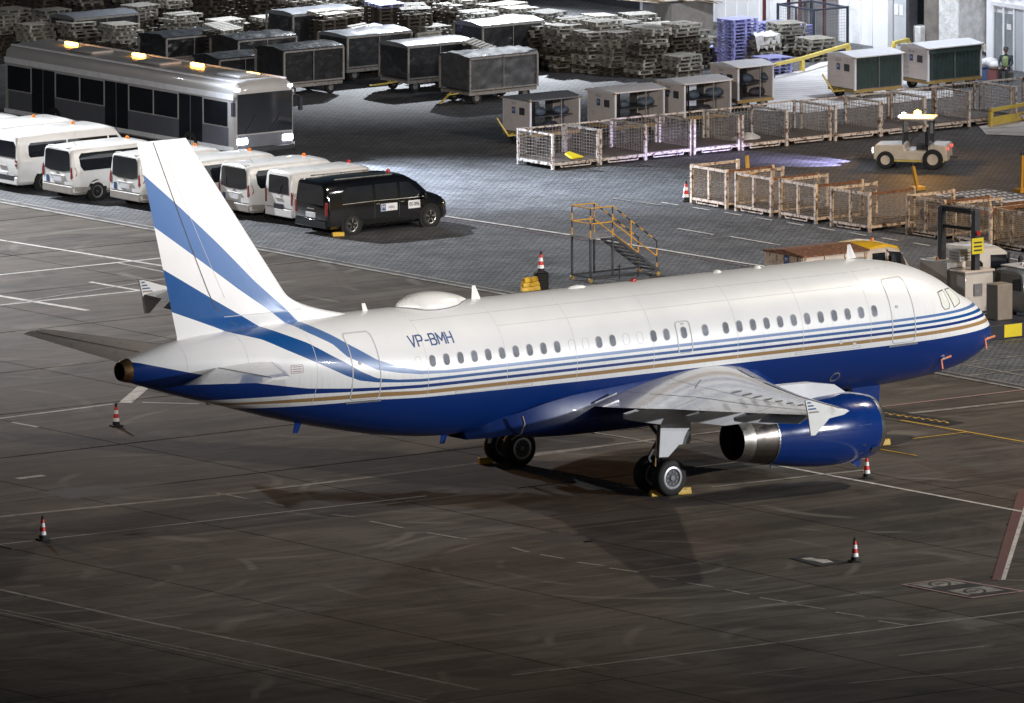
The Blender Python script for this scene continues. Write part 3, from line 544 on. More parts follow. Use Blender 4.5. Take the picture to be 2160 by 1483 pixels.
# wing
def foil(n=14):
    out = []
    for i in range(n+1): t = (1-math.cos(math.pi*i/n))/2; out.append(t)
    return out
TT = foil(16)
def thick(t): return 5*(.2969*math.sqrt(t)-.126*t-.3516*t*t+.2843*t**3-.1036*t**4)
WY = [0., 1.0, 2.0, 3.2, 4.6, 6.4, 8.5, 11, 13.5, 15.6, 16.85]
def wsec(y):
    le = -11.0-.5503*(y-2); te = -17.3-.35*min(1, max(0, (y-2)/4.4)) if y <= 6.4 else -17.65-3.02*(y-6.4)/10.5
    k = (y-2)/14.9; zl = 2.95+1.47*(max(0, k)**1.25 if k > 0 else k); inc = .33*(1-max(0, k))**1.6; tc = .152-.045*min(1, max(0, k)*1.6)
    return le, te, zl, zl-inc, tc
def wpt(y, t, upper, side=-1, off=0):
    le, te, zl, zt, tc = wsec(y); c = le-te; cam = .018*c*(1-(2*t-1)**2)*(1 if upper else .8)
    z = zl+(zt-zl)*t+cam+(thick(t)*tc*c*(1 if upper else -.82))
    return Vector((le-c*t, side*y, z+off-(.14*((y-2)/14.9) if side == 1 and y > 2 else 0)))
def wing(side):
    rings = [[wpt(y, t, True, side) for t in TT]+[wpt(y, t, False, side) for t in TT[-2:0:-1]] for y in WY]
    o = MB().loft(rings).build('wing', 'wgrey', plane, smooth=50)
    # leading edge slats in bare metal
    b = MB(); n = 6
    for ys in ([2.6, 4.6], [5.9, 8.5, 9.4], [9.46, 11, 12.9], [12.96, 13.5, 15.6, 16.6]):
        b.loft([[wpt(y, t, True, side, .012) for t in (.13, .07, .03, .008)]+[wpt(y, 0, True, side)+Vector((.012, 0, 0))]+[wpt(y, t, False, side, -.012) for t in (.008, .03, .06)] for y in ys], close=False, cap0=False, cap1=False)
    b.build('slat', 'lipm' if 0 else 'wgrey', o, smooth=50)
    def seam(pts, wd=.022): # seam lines on the upper surface, (y, t) polyline
        b = MB()
        fine = [(p[0]+(q[0]-p[0])*k/8, p[1]+(q[1]-p[1])*k/8) for p, q in zip(pts, pts[1:]) for k in range(9)]
        P = [wpt(y, t, True, side, .007) for y, t in fine]
        for a, c in zip(P, P[1:]):
            if (c-a).length < 1e-4: continue
            d = (c-a).normalized(); nn = d.cross(Vector((0, 0, 1))).normalized()*wd/2; b.quad(a-nn, c-nn, c+nn, a+nn)
        return b.build('panel_line', 'seam', o)
    seam([(2.1, .8), (6.4, .74), (12.7, .74)]); seam([(12.7, .74), (16, .72)]); seam([(2.6, .14), (16.5, .15)], .018); seam([(12.75, .72), (12.75, 1)]); seam([(6.4, .74), (6.4, 1)]); seam([(2.3, .55), (6.3, .56), (12, .58)], .015)
    for y in (7.6, 9.1, 10.6, 12.1): seam([(y, .6), (y, .74)], .015)
    seam([(3.0, .63), (3.8, .46), (4.8, .6)], .02)
    for y in (7.4, 8.5, 9.6, 10.7, 11.8, 12.9, 14, 15): # fuel tank access covers
        c = [wpt(y+.17*math.cos(a), .5+.055*math.sin(a), True, side, .009) for a in [2*math.pi*k/12 for k in range(12)]]; MB().add(c, [tuple(range(12))]).build('access_cover', 'doorgrey', o)
    # flap track fairings
    for y, ln_, dp in ((4.55, 2.9, .62), (8.6, 2.8, .58), (12.2, 2.5, .46)):
        le, te, zl, zt, tc = wsec(y); x0 = te+ln_*.8; rr = []
        for t in (0, .06, .15, .3, .5, .68, .84, .95, 1):
            x = x0-ln_*t; hw = .19*math.sin(math.pi*min(.97, .06+t*.9))**.6; top = wpt(y, min(1, max(.05, (le-x)/(le-te))), False, side).z+.06 if x > te else zt-.02-(te-x)*.12
            d = dp*math.sin(math.pi*(.08+.84*t**.8))**.8
            if x < te: d *= .9
            rr.append([(x, side*y+hw*c_, top-.02 if s_ > 0 else top-d*(1 if abs(c_) < .6 else .55)) for c_, s_ in ((1, 1), (1, 0), (.45, -1), (-.45, -1), (-1, 0), (-1, 1))])
        f_ = MB().loft(rr).build('flap_track_fairing', 'grey', o, smooth=45)
    # drooped aileron
    a0, a1 = 13.0, 16.1; dr = lambda y: [wpt(y, .76, True, side, -.03), wpt(y, 1, True, side)+Vector((-.02, 0, -.28)), wpt(y, .76, False, side, .0)+Vector((0, 0, -.1))]
    MB().loft([dr(a0), dr(a1)]).build('aileron', 'wgrey', o)
    # tip fence
    le, te, zl, zt, tc = wsec(16.85); y = side*16.87
    if side == 1: zl -= .14; zt -= .14
    up_ = [(le+.02, zl), (le-.25, zl+.06), (te-.04, zl+.46), (te-.2, zl+.46), (te-.08, zt-.02), (te+.02, zt-.62), (te+.2, zt-.62), (le-.75, zl-.16), (le-.2, zl-.1)]
    MB().prism(up_, 'Y', y-.025, y+.025).build('tip_fence', 'white', o, bevel=.01)
    for k in range(4): # stripes on the face of the upper fence
        z0 = zl+.06+.1*k; xa, xb = te-.06-.02*k, te+.34-.1*k
        yy = -(16.87+.03) if side == -1 else 16.87-.03
        MB().add([(xa, yy, z0), (xb, yy, z0), (xb-.05, yy, z0+.05), (xa, yy, z0+.05)], [(0, 1, 2, 3)]).build('fence_stripe', ('tan', 'logo', 'logo', 'logo')[k], o)
    return o
wr, wl = wing(-1), wing(1)
# belly fairing
rr = []
for x, wd, zt, zb in ((-9.2, 1.2, 2.3, 1.9), (-9.9, 1.75, 2.75, 1.76), (-10.8, 2.05, 3.15, 1.66), (-12.2, 2.2, 3.3, 1.6), (-14, 2.26, 3.3, 1.58), (-16, 2.26, 3.15, 1.58), (-18, 2.18, 3.0, 1.61), (-19, 2.05, 2.85, 1.66), (-19.9, 1.8, 2.6, 1.82), (-20.7, 1.35, 2.4, 1.99), (-21.3, .8, 2.3, 2.1)):
    ring = []
    for i in range(33):
        a = math.pi*(-.02-.96*i/32); cz_ = zt-.55; ring.append((x, wd*math.cos(a)*abs(math.cos(a))**-.35 if abs(math.cos(a)) > .02 else 0, cz_+(cz_-zb)*math.sin(a)*abs(math.sin(a))**-.3 if abs(math.sin(a)) > .02 else cz_))
    y0 = ring[0][1]; ring = [(x, min(wd*.9, 1.86), zt)]+ring+[(x, -min(wd*.9, 1.86), zt)]; rr.append(ring)
bf = MB().loft(rr).build('belly_fairing', 'fblue', plane, smooth=60)
pts = [(-20.0, -1.93, 2.55), (-19.97, -2.0, 2.3), (-20.0, -1.86, 2.0), (-20.1, -1.5, 1.78)]; b = MB()
for a, c in zip(pts, pts[1:]): b.bar(a, c, .07, .03)
b.build('fairing_seal', 'tan', bf)
MB().bar((-17.35, -2.12, 2.74), (-16.55, -2.2, 2.98), .06, .05).build('wing_root_seal', 'lipm', wr)
# fin and rudder
def finsec(z):
    k = (z-5.9)/6.0; le = -26.95-4.38*k; te = -31.7-1.45*k
    if z < 6.9: q = (6.9-z)/1.0; le += 2.15*q**2.3
    return le, te
zs = [5.5, 5.85, 6.0, 6.15, 6.3, 6.5, 6.7, 6.9, 7.4, 8, 9, 10, 11, 11.6, 11.84, 11.9]
def fring(z, t0=0, t1=1, off=0):
    le, te = finsec(max(z, 5.82)); c = le-te; th = .105*(le if 0 else 1)*min(c, 5.2)*(1 if z < 11.85 else .5); th *= min(1, 5.2/c)**.3
    ts = [t0+(t1-t0)*t for t in TT]
    top = -.06*0
    return [(le-c*t, -(thick(t)*th+off), z) for t in ts]+[(le-c*t, thick(t)*th+off, z) for t in ts[-2:0:-1]]
dense = [5.5, 5.85]+[5.9+.05*i for i in range(20)]+[6.9+.2*i for i in range(25)]+[11.88]
fin = MB().loft([fring(z) for z in dense]).build('fin', 'livery', plane, smooth=50)
# finer chordwise rows for the paint edges
bm = bmesh.new(); bm.from_mesh(fin.data); bmesh.ops.subdivide_edges(bm, edges=[e for e in bm.edges if abs(e.verts[0].co.x-e.verts[1].co.x) > .3 and abs(e.verts[0].co.z-e.verts[1].co.z) < .01], cuts=3); bm.to_mesh(fin.data); bm.free(); add_livery(fin)
def finline(pts, wd=.03, mat='seam'):
    b = MB()
    def fp(z, t): le, te = finsec(z); c = le-te; th = .105*min(c, 5.2)*min(1, 5.2/c)**.3; return Vector((le-c*t, -(thick(t)*th+.008), z))
    F = [(p[0]+(q[0]-p[0])*k/10, p[1]+(q[1]-p[1])*k/10) for p, q in zip(pts, pts[1:]) for k in range(11)]
    for a, c in zip(F, F[1:]):
        A, B_ = fp(*a), fp(*c)
        if (B_-A).length < 1e-3: continue
        d = (B_-A).normalized(); nn = d.cross(Vector((0, -1, 0))).normalized()*wd/2; b.quad(A-nn, B_-nn, B_+nn, A+nn)
    return b.build('panel_line', mat, fin)
finline([(6.05, .66), (11.85, .7)]); finline([(6.9, .55), (11.2, .58), (11.25, .5)], .014, 'seal'); finline([(7.2, .2), (11.3, .17)], .014, 'seal'); finline([(6.32, .1), (6.32, .66)], .02, 'seal'); finline([(9.2, .05), (9.2, .17)], .014, 'seal')
# tailplane
def hsec(y): k = (y-.6)/5.6; return -28.3-3.72*k, -31.95-1.0*k, 4.78+.58*k, .105
def hpt(y, t, u, side, off=0, droop=0):
    le, te, z, tc = hsec(y); c = le-te; return Vector((le-c*t, side*y, z-(.0)*t+thick(t)*tc*c*(1 if u else -1)+off-droop*max(0, t-.7)*c))
for side in (-1, 1):
    dr = .3 if side == -1 else .12
    ys = [.3, 1, 2, 3, 4, 5, 5.8, 6.1, 6.22]; rings = [[hpt(y, t, True, side, 0, dr) for t in TT]+[hpt(y, t, False, side, 0, dr) for t in TT[-2:0:-1]] for y in ys]
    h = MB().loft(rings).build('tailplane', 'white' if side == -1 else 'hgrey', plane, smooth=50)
    b = MB(); b.loft([[hpt(y, t, True, side, .006) for t in (.1, .05, .02, .005)]+[hpt(y, 0, True, side)+Vector((.008, 0, 0))]+[hpt(y, t, False, side, -.006) for t in (.005, .02, .05)] for y in (1.2, 3, 5, 6.1)], close=False, cap0=False, cap1=False); b.build('leading_edge', 'lipm', h, smooth=50)
    b = MB(); P = [hpt(y, .68, True, side, .012, dr) for y in (1.1, 2, 3, 4, 5, 6)]
    for a, c in zip(P, P[1:]): b.bar(a, c, .02, .01)
    b.build('panel_line', 'seam', h)
# engines
def engine(side):
    y = side*5.75; c = (0, y, 1.76)
    nac = MB().lathe([(-9.7, 1.0), (-9.95, 1.065), (-10.35, 1.115), (-10.95, 1.135), (-11.7, 1.11), (-12.5, 1.03), (-13.2, .92), (-13.58, .86)], c, n=64).build('engine', 'blue', plane, smooth=60)
    MB().lathe([(-9.7, 1.003), (-9.56, .97), (-9.46, .92), (-9.43, .87), (-9.48, .83), (-9.7, .8), (-10.1, .8)], c, n=64).build('inlet_lip', 'lipm', nac, smooth=60)
    MB().lathe([(-10.1, .8), (-10.4, .82), (-10.5, .0)], c, n=32).build('fan_disc', 'dgrey', nac)
    MB().lathe([(-13.585, .868), (-13.64, .868)], c, n=48).build('cowl_ring', 'lipm', nac)
    MB().lathe([(-13.58, .855), (-14.0, .79), (-14.42, .715)], c, n=64).build('nozzle', 'steel', nac, smooth=60)
    MB().lathe([(-14.42, .715), (-14.6, .685), (-14.82, .64), (-14.825, .62), (-14.4, .6)], c, n=64).build('nozzle_lip', 'chrome', nac, smooth=60)
    MB().lathe([(-14.4, .6), (-13.6, .58), (-13.3, 0)], c, n=32).build('exhaust_duct', 'soot', nac)
    # pylon
    MB().loft([[(x, y-w_, z0), (x, y-w_*.6, z1), (x, y+w_*.6, z1), (x, y+w_, z0)] for x, w_, z0, z1 in ((-10.4, .1, 2.7, 2.87), (-10.9, .22, 2.7, 3.16), (-11.8, .27, 2.6, 3.3), (-13, .27, 2.5, 3.32), (-14.6, .24, 2.4, 3.0), (-16, .12, 2.5, 2.8))]).build('pylon', 'wgrey', nac, smooth=40)
    s_ = -1
    for x, z, dx, dz in ((-10.45, 1.2, .16, .34), (-9.9, 1.15, .34, .18)): # dark grilles
        a = math.asin((z-1.76)/1.11); rr_ = [ (x+ddx, y-1.125*math.cos(a+dd) if 1 else 0, 1.76+1.125*math.sin(a+dd)) for ddx, dd in ((-dx/2, -dz/2), (dx/2, -dz/2), (dx/2, dz/2), (-dx/2, dz/2))]
        if side == -1: MB().add(rr_, [(0, 1, 2, 3)]).build('grille', 'seam', nac)
    MB().box((-10.2, y-.35, .68), (.3, .05, .2), ry=.5).build('drain_mast', 'blue', nac); MB().box((-13.3, y-.15, .86), (.28, .04, .14)).build('drain_mast', 'dgrey', nac)
    b = MB()
    for k in range(64): pass
    MB().bar((-12.1, y-1.09*math.cos(.15), 1.76+1.09*math.sin(.15)), (-10.2, y-1.13*math.cos(.2), 1.76+1.13*math.sin(.2)), .012, .012).build('cowl_seam', 'logo', nac)
    return nac
engine(-1); engine(1)
# landing gear
def wheel(c, r, wd, parent, rimr, side=-1):
    t = MB().lathe([(-wd/2, r*.62), (-wd/2, r*.86), (-wd*.38, r*.97), (-wd*.2, r), (wd*.2, r), (wd*.38, r*.97), (wd/2, r*.86), (wd/2, r*.62)], c, 'Y', 40).build('wheel', 'rubber', parent, smooth=40)
    for s in (-1, 1):
        yy = s*wd/2
        MB().lathe([(yy*.98, r*.63), (yy*1.03, r*.6), (yy*1.03, r*.5), (yy*.8, r*.46)] if s > 0 else [(yy*.8, r*.46), (yy*1.03, r*.5), (yy*1.03, r*.6), (yy*.98, r*.63)], c, 'Y', 36).build('rim', 'midgrey' if rimr == 0 else 'galvr', t, smooth=40)
        MB().lathe([(yy*.78, r*.47), (yy*.8, .0)] if s > 0 else [(yy*.8, .0), (yy*.78, r*.47)], c, 'Y', 24).build('wheel_disc', 'dgrey', t)
        b = MB()
        for k in range(9): a = 2*math.pi*k/9; b.lathe([(yy*.8, .03), (yy*.88, .03)], (c[0]+r*.34*math.cos(a), c[1], c[2]+r*.34*math.sin(a)), 'Y', 6, (1, 1))
        b.lathe([(yy*.8, .1), (yy*1.02, .08), (yy*1.03, .0)] if s > 0 else [(yy*1.03, .0), (yy*1.02, .08), (yy*.8, .1)], c, 'Y', 14); b.build('hub', 'midgrey', t, kind='stuff')
    return t
M['galvr'] = pm('wheel_rim', (.5, .5, .52), .35, .6, var=.2, scale=8)
for side in (-1, 1):
    y = side*3.795
    for s in (-1, 1): wheel((-16.11, y+s*.463, .565), .575, .4, plane, 1)
    MB().tube((-16.11, y-.5, .565), (-16.11, y+.5, .565), .09, 12).build('axle', 'midgrey', plane)
    st_ = MB().tube((-16.11, y, .565), (-16.1, y+side*.0, 1.5), .085, 14).tube((-16.1, y, 1.4), (-16.0, y+side*.12, 3.0), .15, 14).build('gear_strut', 'midgrey', plane, smooth=40)
    MB().bar((-16.28, y, .7), (-16.55, y, 1.15), .07).bar((-16.55, y, 1.15), (-16.25, y, 1.6), .07).tube((-16.05, y, 1.7), (-15.8, y-side*1.6, 2.5), .06, 8).build('torque_link', 'dgrey', st_)
    yd = y+side*.78 if side == -1 else y-.2
    poly = [(-16.66, 2.75), (-15.56, 2.78), (-15.5, 1.72), (-15.58, 1.6), (-15.98, 1.6), (-16.12, 1.48), (-16.4, 1.26), (-16.76, 1.28)]
    MB().prism(poly, 'Y', yd-.02, yd+.02).build('gear_door', 'wgrey', plane, bevel=.01)
    if side == -1: MB().bar((-16.82, yd+.1, 1.0), (-16.76, yd+.1, 1.95), .035).build('lit_strut_edge', 'hot', plane)  # brown bar painted in for the orange-lit edge of the strut
MB().prism([(-17.54, 1.65), (-17.18, 1.65), (-17.45, .88), (-17.56, .88)], 'Y', 2.99, 3.02).build('inner_gear_door', 'wgrey', plane)
for s in (-1, 1): wheel((-5.07, s*.25, .38), .38, .2, plane, 1)
MB().tube((-5.07, -.3, .38), (-5.07, .3, .38), .05, 10).tube((-5.07, 0, .38), (-4.95, 0, 2.2), .09, 12).build('nose_strut', 'midgrey', plane)
for s in (-1, 1): MB().prism([(-5.9, 1.95), (-4.75, 1.95), (-4.8, 1.2), (-5.5, 1.15)], 'Y', s*.48-.015, s*.48+.015).build('nose_gear_door', 'blue', plane)
for x in (-30.6,): MB().lathe([(x-.08, .01), (x-.04, .06), (x+.04, .06), (x+.08, .01)], (0, -.1, fsec(x)[1]+.0), n=10).build('belly_lamp', 'lipm', plane, smooth=60)
# ------------------------------------------------------------------ road vehicles
def wheelset(parent, xs_, half, r, wd, rimmat='midgrey', spokes=0, left=True):
    for x in xs_:
        for s in ((-1, 1) if left else (-1,)):
            y = s*(half-wd/2+.012); c = (x, y, r)
            t = MB().lathe([(-wd/2, r*.66), (-wd/2, r*.92), (-wd*.3, r), (wd*.3, r), (wd/2, r*.92), (wd/2, r*.66)], c, 'Y', 28).build('wheel', 'rubber', parent, smooth=40)
            b = MB(); b.cm = 0; o = s*wd/2
            pr = [(o*.7, 0.), (o*.72, r*.2), (o*.62, r*.5), (o*.98, r*.66)]
            b.lathe(pr if s < 0 else pr[::-1], c, 'Y', 24)
            b.build('rim', 'dgrey' if spokes else rimmat, t, smooth=30)
            if spokes:
                b = MB(); 
                for k in range(spokes):
                    for da in (-.12, .12):
                        a = 2*math.pi*k/spokes+.3; b.bar((x+.06*math.cos(a), c[1]+o*.95, r+.06*math.sin(a)), (x+r*.63*math.cos(a+da), c[1]+o*1.0, r+r*.63*math.sin(a+da)), .028, .02)
                b.lathe([(o*.96, r*.62), (o*1.0, r*.66)], c, 'Y', 24); b.build('spokes', 'chrome', t, kind='stuff')
            else:
                b = MB(); b.lathe([(o*.8, r*.16), (o*.95, 0)] if s > 0 else [(o*.95, 0), (o*.8, r*.16)], c, 'Y', 12); b.build('hub', 'dgrey', t)
def van_shell(st, tumble=(1, 1), n=0):
    """stations (x, z_low, z_belt, z_roof, half_low, half_belt, half_roof)"""
    rings = []
    for x, zl, zb, zr, wl, wb, wr_ in st:
        h = [(wl*.9, zl), (wl, zl+.1), ((wl+wb)/2+.012, (zl+zb)/2), (wb, zb), ((wb+wr_)/2+.012, (zb+zr)/2), (wr_+.02, zr-.1), (wr_-.06, zr-.03), (wr_-.22, zr), (wr_*.4, zr+.02)]
        rings.append([(x, -y, z) for y, z in h]+[(x, y, z) for y, z in h[::-1]])
    return rings
def side_y(st, x, z):
    xs_ = [s[0] for s in st]; o = [interp(x, xs_, [s[k] for s in st]) for k in range(1, 7)]; zl, zb, zr, wl, wb, wr_ = o
    return interp(z, [zl, zl+.1, (zl+zb)/2, zb, (zb+zr)/2, zr-.1, zr-.03], [wl*.9, wl, (wl+wb)/2+.012, wb, (wb+wr_)/2+.012, wr_+.02, wr_-.06])
def panel(st, poly, side, off=.006):
    return [(x, side*(side_y(st, x, z)+off), z) for x, z in poly]
def fill(pts): return MB().add(pts, [tuple(range(len(pts)))])
def skin_panel(st, poly, side, off=.007, step=.09):
    """a pane that follows the curved side of a body: the outline is cut into a fine grid first"""
    bm = bmesh.new(); bm.faces.new([bm.verts.new((x, 0, z)) for x, z in poly])
    x0, x1 = min(p[0] for p in poly), max(p[0] for p in poly); z0, z1 = min(p[1] for p in poly), max(p[1] for p in poly)
    for lo, hi, n in ((x0, x1, (1, 0, 0)), (z0, z1, (0, 0, 1))):
        k = max(1, int((hi-lo)/step))
        for i in range(1, k+1):
            q = lo+(hi-lo)*i/(k+1); bmesh.ops.bisect_plane(bm, geom=bm.verts[:]+bm.edges[:]+bm.faces[:], plane_co=(q*n[0], 0, q*n[2]), plane_no=n)
    b = MB(); bm.verts.index_update(); b.add([(v.co.x, side*(side_y(st, v.co.x, v.co.z)+off), v.co.z) for v in bm.verts], [tuple(v.index for v in f.verts) for f in bm.faces]); bm.free(); return b
def mid(poly, k=3): return [(p[0]+(q[0]-p[0])*j/k, p[1]+(q[1]-p[1])*j/k) for p, q in zip(poly, poly[1:]+poly[:1]) for j in range(k)]
KINDS = {}
def make_van(kind, label, loc):
    if kind == 'people_carrier':   # rounded minibus
        st = [(0, .36, 1.0, 1.84, .9, .885, .73), (.05, .28, 1.05, 1.89, .935, .925, .78), (.14, .26, 1.05, 1.9, .95, .945, .8), (1.2, .24, 1.05, 1.93, .96, .955, .82), (3.0, .24, 1.05, 1.93, .96, .955, .82), (3.5, .24, 1.05, 1.88, .96, .95, .8), (3.9, .24, 1.05, 1.66, .95, .94, .76), (4.35, .24, 1.03, 1.22, .94, .92, .76), (4.75, .26, .9, 1.02, .9, .87, .74), (5.05, .3, .75, .85, .8, .76, .62), (5.15, .4, .6, .7, .66, .6, .5)]
        L, wx_, r, half = 5.15, (1.03, 4.23), .335, .95; rearw = [(-.76, 1.12), (-.4, 1.05), (.4, 1.05), (.76, 1.12), (.73, 1.68), (.66, 1.8), (-.66, 1.8), (-.73, 1.68)]; zplate = .78; wins = [[(.34, 1.26), (.46, 1.1), (2.95, 1.12), (2.95, 1.74), (.42, 1.72), (.3, 1.6)], [(3.02, 1.12), (4.05, 1.1), (3.58, 1.68), (3.02, 1.73)]]
        tl = (.72, .9, .72, 1.22)
    elif kind == 'commuter_bus':  # tall, boxy
        st = [(0, .38, 1.1, 2.0, .9, .9, .76), (.05, .3, 1.15, 2.06, .925, .925, .82), (.14, .28, 1.15, 2.08, .94, .94, .84), (1.5, .26, 1.15, 2.12, .95, .95, .86), (3.9, .26, 1.15, 2.12, .95, .95, .86), (4.3, .26, 1.15, 2.02, .95, .94, .84), (4.75, .26, 1.1, 1.55, .94, .93, .8), (5.1, .28, .95, 1.2, .92, .9, .8), (5.3, .34, .8, .95, .86, .82, .7), (5.38, .45, .7, .8, .74, .7, .6)]
        L, wx_, r, half = 5.38, (1.1, 4.2), .34, .94; rearw = [(-.74, 1.24), (.74, 1.24), (.76, 1.68), (.66, 1.82), (-.66, 1.82), (-.76, 1.68)]; zplate = .62; wins = [[(.45, 1.32), (.52, 1.24), (2.1, 1.24), (2.1, 1.76), (.55, 1.76), (.45, 1.66)], [(2.17, 1.24), (3.9, 1.24), (3.9, 1.76), (2.17, 1.76)], [(3.97, 1.24), (4.7, 1.22), (4.35, 1.74), (3.97, 1.76)]]
        tl = (.74, 1.05, .8, .9)
    elif kind == 'compact_van':
        st = [(0, .36, 1.0, 1.8, .81, .795, .66), (.05, .3, 1.05, 1.86, .83, .825, .7), (.15, .28, 1.05, 1.88, .845, .84, .72), (3.0, .26, 1.05, 1.9, .845, .84, .74), (3.4, .26, 1.05, 1.82, .845, .835, .73), (3.95, .26, 1.02, 1.3, .84, .82, .7), (4.3, .3, .85, 1.0, .8, .76, .64), (4.42, .4, .7, .8, .68, .62, .5)]
        L, wx_, r, half = 4.42, (.85, 3.6), .31, .84; rearw = [(-.6, 1.08), (.6, 1.08), (.56, 1.68), (.5, 1.72), (-.5, 1.72), (-.56, 1.68)]; zplate = .64; wins = [[(.3, 1.14), (1.75, 1.14), (1.75, 1.66), (.36, 1.66)], [(1.82, 1.14), (2.75, 1.14), (2.75, 1.66), (1.82, 1.66)], [(2.82, 1.14), (3.7, 1.1), (3.3, 1.64), (2.82, 1.66)]]
        tl = (.66, .78, .7, .3)
    else:                          # black luxury van, longer
        st = [(0, .36, 1.0, 1.8, .9, .88, .72), (.05, .26, 1.05, 1.87, .94, .93, .78), (.15, .24, 1.05, 1.88, .955, .95, .8), (1.3, .22, 1.05, 1.93, .965, .96, .82), (3.1, .22, 1.05, 1.93, .965, .96, .82), (3.55, .22, 1.05, 1.88, .965, .955, .8), (4.05, .22, 1.05, 1.62, .96, .95, .78), (4.5, .22, 1.05, 1.24, .95, .93, .78), (5.0, .24, .95, 1.08, .92, .88, .76), (5.25, .28, .8, .92, .84, .8, .66), (5.37, .38, .6, .72, .7, .64, .5)]
        L, wx_, r, half = 5.37, (1.05, 4.45), .36, .955; rearw = [(-.74, 1.08), (.74, 1.08), (.74, 1.58), (.66, 1.76), (-.66, 1.76), (-.74, 1.58)]; zplate = .7; wins = [[(.62, 1.2), (.66, 1.12), (1.98, 1.14), (1.98, 1.66), (.9, 1.66), (.68, 1.5)], [(2.1, 1.14), (3.05, 1.15), (3.05, 1.67), (2.1, 1.67)], [(3.17, 1.15), (4.15, 1.14), (3.62, 1.64), (3.17, 1.67)]]
        tl = (.74, .78, .7, .5)
    bodym = 'black' if kind == 'luxury_van' else 'van'
    t = thing('parked_van', label, 'van', loc, 0, 'vans parked side by side on the block paving')
    body = MB().loft(van_shell(st)).build('body', bodym, t, smooth=38)
    for s in (-1, 1):
        for k, wpoly in enumerate(wins):
            g = skin_panel(st, wpoly, s).build('side_window', 'glass', t)
    # rear glass, slightly raked
    def rx(z): return interp(z, [.3, 1.0, 1.6, 1.86], [.0, -.0, .0, .05])-.008
    def rearp(poly, off=0): return [(-.006-off, y, z) for y, z in poly]
    gl = fill(rearp(mid(rearw, 3), .004)).build('rear_window', 'glass', t)
    MB().bb(-.03, .04, -half+.06, half-.06, .28, .56).build('rear_bumper', 'vangrey' if kind == 'people_carrier' else bodym, t, bevel=.03)
    if kind == 'people_carrier':
        for s in (-1, 1):
            pl = [(.0, .28), (.78, .27), (.72, .52), (.0, .56)]; skin_panel(st, pl, s, .009).build('bumper_corner', 'vangrey', t)
            pl = [(1.42, .26), (3.8, .26), (3.8, .42), (1.42, .42)]; skin_panel(st, pl, s, .009).build('side_sill', 'vangrey', t)
    MB().bb(-.03, .01, -.27, .27, zplate-.09, zplate+.09).build('number_plate', 'plate' if kind != 'compact_van' else 'ink', t, bevel=.006)
    if kind == 'people_carrier': MB().bb(-.035, .02, -.44, .44, zplate+.1, zplate+.15).build('plate_garnish', 'van', t, bevel=.01)
    if kind == 'commuter_bus': MB().bb(-.036, .01, -.7, .7, .42, .62).build('bumper_recess', 'dgrey', t, bevel=.03)
    for s in (-1, 1): # tail lamps wrap round the corner
        if kind == 'people_carrier':
            b = MB(); b.add([(-.012, s*.78, .85), (-.012, s*.8, 1.22), (-.012, s*.86, 1.25), (-.012, s*.915, 1.1), (-.012, s*.92, .9), (-.012, s*.86, .8)], [tuple(range(6))]); q = panel(st, [(.0, .86), (.14, .95), (.17, 1.08), (.1, 1.24), (.0, 1.25)], s, .01); b.add(q, [tuple(range(5))]); b.build('tail_lamp', 'tail', t)
        elif kind == 'commuter_bus':
            for z in (.95, 1.1): MB().bb(-.02, .03, s*.78-.07, s*.78+.07, z, z+.08).build('tail_lamp', 'tail', t, bevel=.02)
        else: MB().bb(-.016, .06, s*(half-.09)-.055, s*(half-.09)+.055, .72, 1.2).build('tail_lamp', 'tail', t, bevel=.02)
    # wheel arches
    for x in wx_:
        for s in (-1, 1):
            c = (x, s*(half-.03), r); pr = [(-.05, 0.0), (-.05, r*1.28), (.045, r*1.28), (.045, 0.)]
            pr2 = [(s*p[0], p[1]) for p in pr]
            MB().lathe(pr2 if s > 0 else pr2[::-1], c, 'Y', 26).build('wheel_arch', 'soot', t)
    wheelset(t, wx_, half+.03, r, .22, 'midgrey', 5 if kind == 'luxury_van' else 0)
    if kind == 'people_carrier': MB().bb(.02, .22, -.6, .6, 1.9, 1.925).build('rear_spoiler', 'van', t, bevel=.01); MB().tube((.6, -.3, 1.93), (.45, -.3, 2.12), .008, 4).build('aerial', 'ink', t)
    if kind == 'people_carrier': MB().lathe([(-.02, .06), (-.01, .06)], (0, 0, 1.0), 'X', 14, (1, 1)).build('badge', 'chrome', t); fill([(-.01, .5, .62), (-.01, .68, .62), (-.01, .68, .86), (-.01, .5, .86)]).build('logo_sticker', 'logo', t)
    if kind == 'compact_van': MB().bar((-.03, .0, 1.05), (-.03, -.2, 1.4), .02).build('wiper', 'ink', t)
    bx = 3.05 if kind != 'luxury_van' else 3.35; zr = interp(bx, [s_[0] for s_ in st], [s_[3] for s_ in st])
    bc = MB().lathe([(0, .07), (.06, .07), (.1, .05), (.11, 0)], (bx, 0, zr+.02), 'Z', 12).build('beacon', 'redbea' if kind in ('luxury_van', 'compact_van') else 'orange', t, smooth=40)
    for s in (-1, 1): MB().box((L-1.25, s*(half+.12), 1.12), (.12, .2, .24)).build('mirror', bodym, t, bevel=.03)
    zlo, zhi = .5, 1.75
    for x in ((2.05, 3.0) if kind == 'people_carrier' else (2.12, 3.94) if kind == 'commuter_bus' else (1.78, 2.78) if kind == 'compact_van' else (2.04, 3.1)):
        skin_panel(st, [(x-.008, zlo), (x+.008, zlo), (x+.008, 1.1), (x-.008, 1.1)], -1, .008).build('door_gap', 'seam', t)
        skin_panel(st, [(x+.06, .98), (x+.22, .98), (x+.22, 1.01), (x+.06, 1.01)], -1, .02).build('door_handle', 'vangrey' if kind != 'luxury_van' else 'chrome', t)
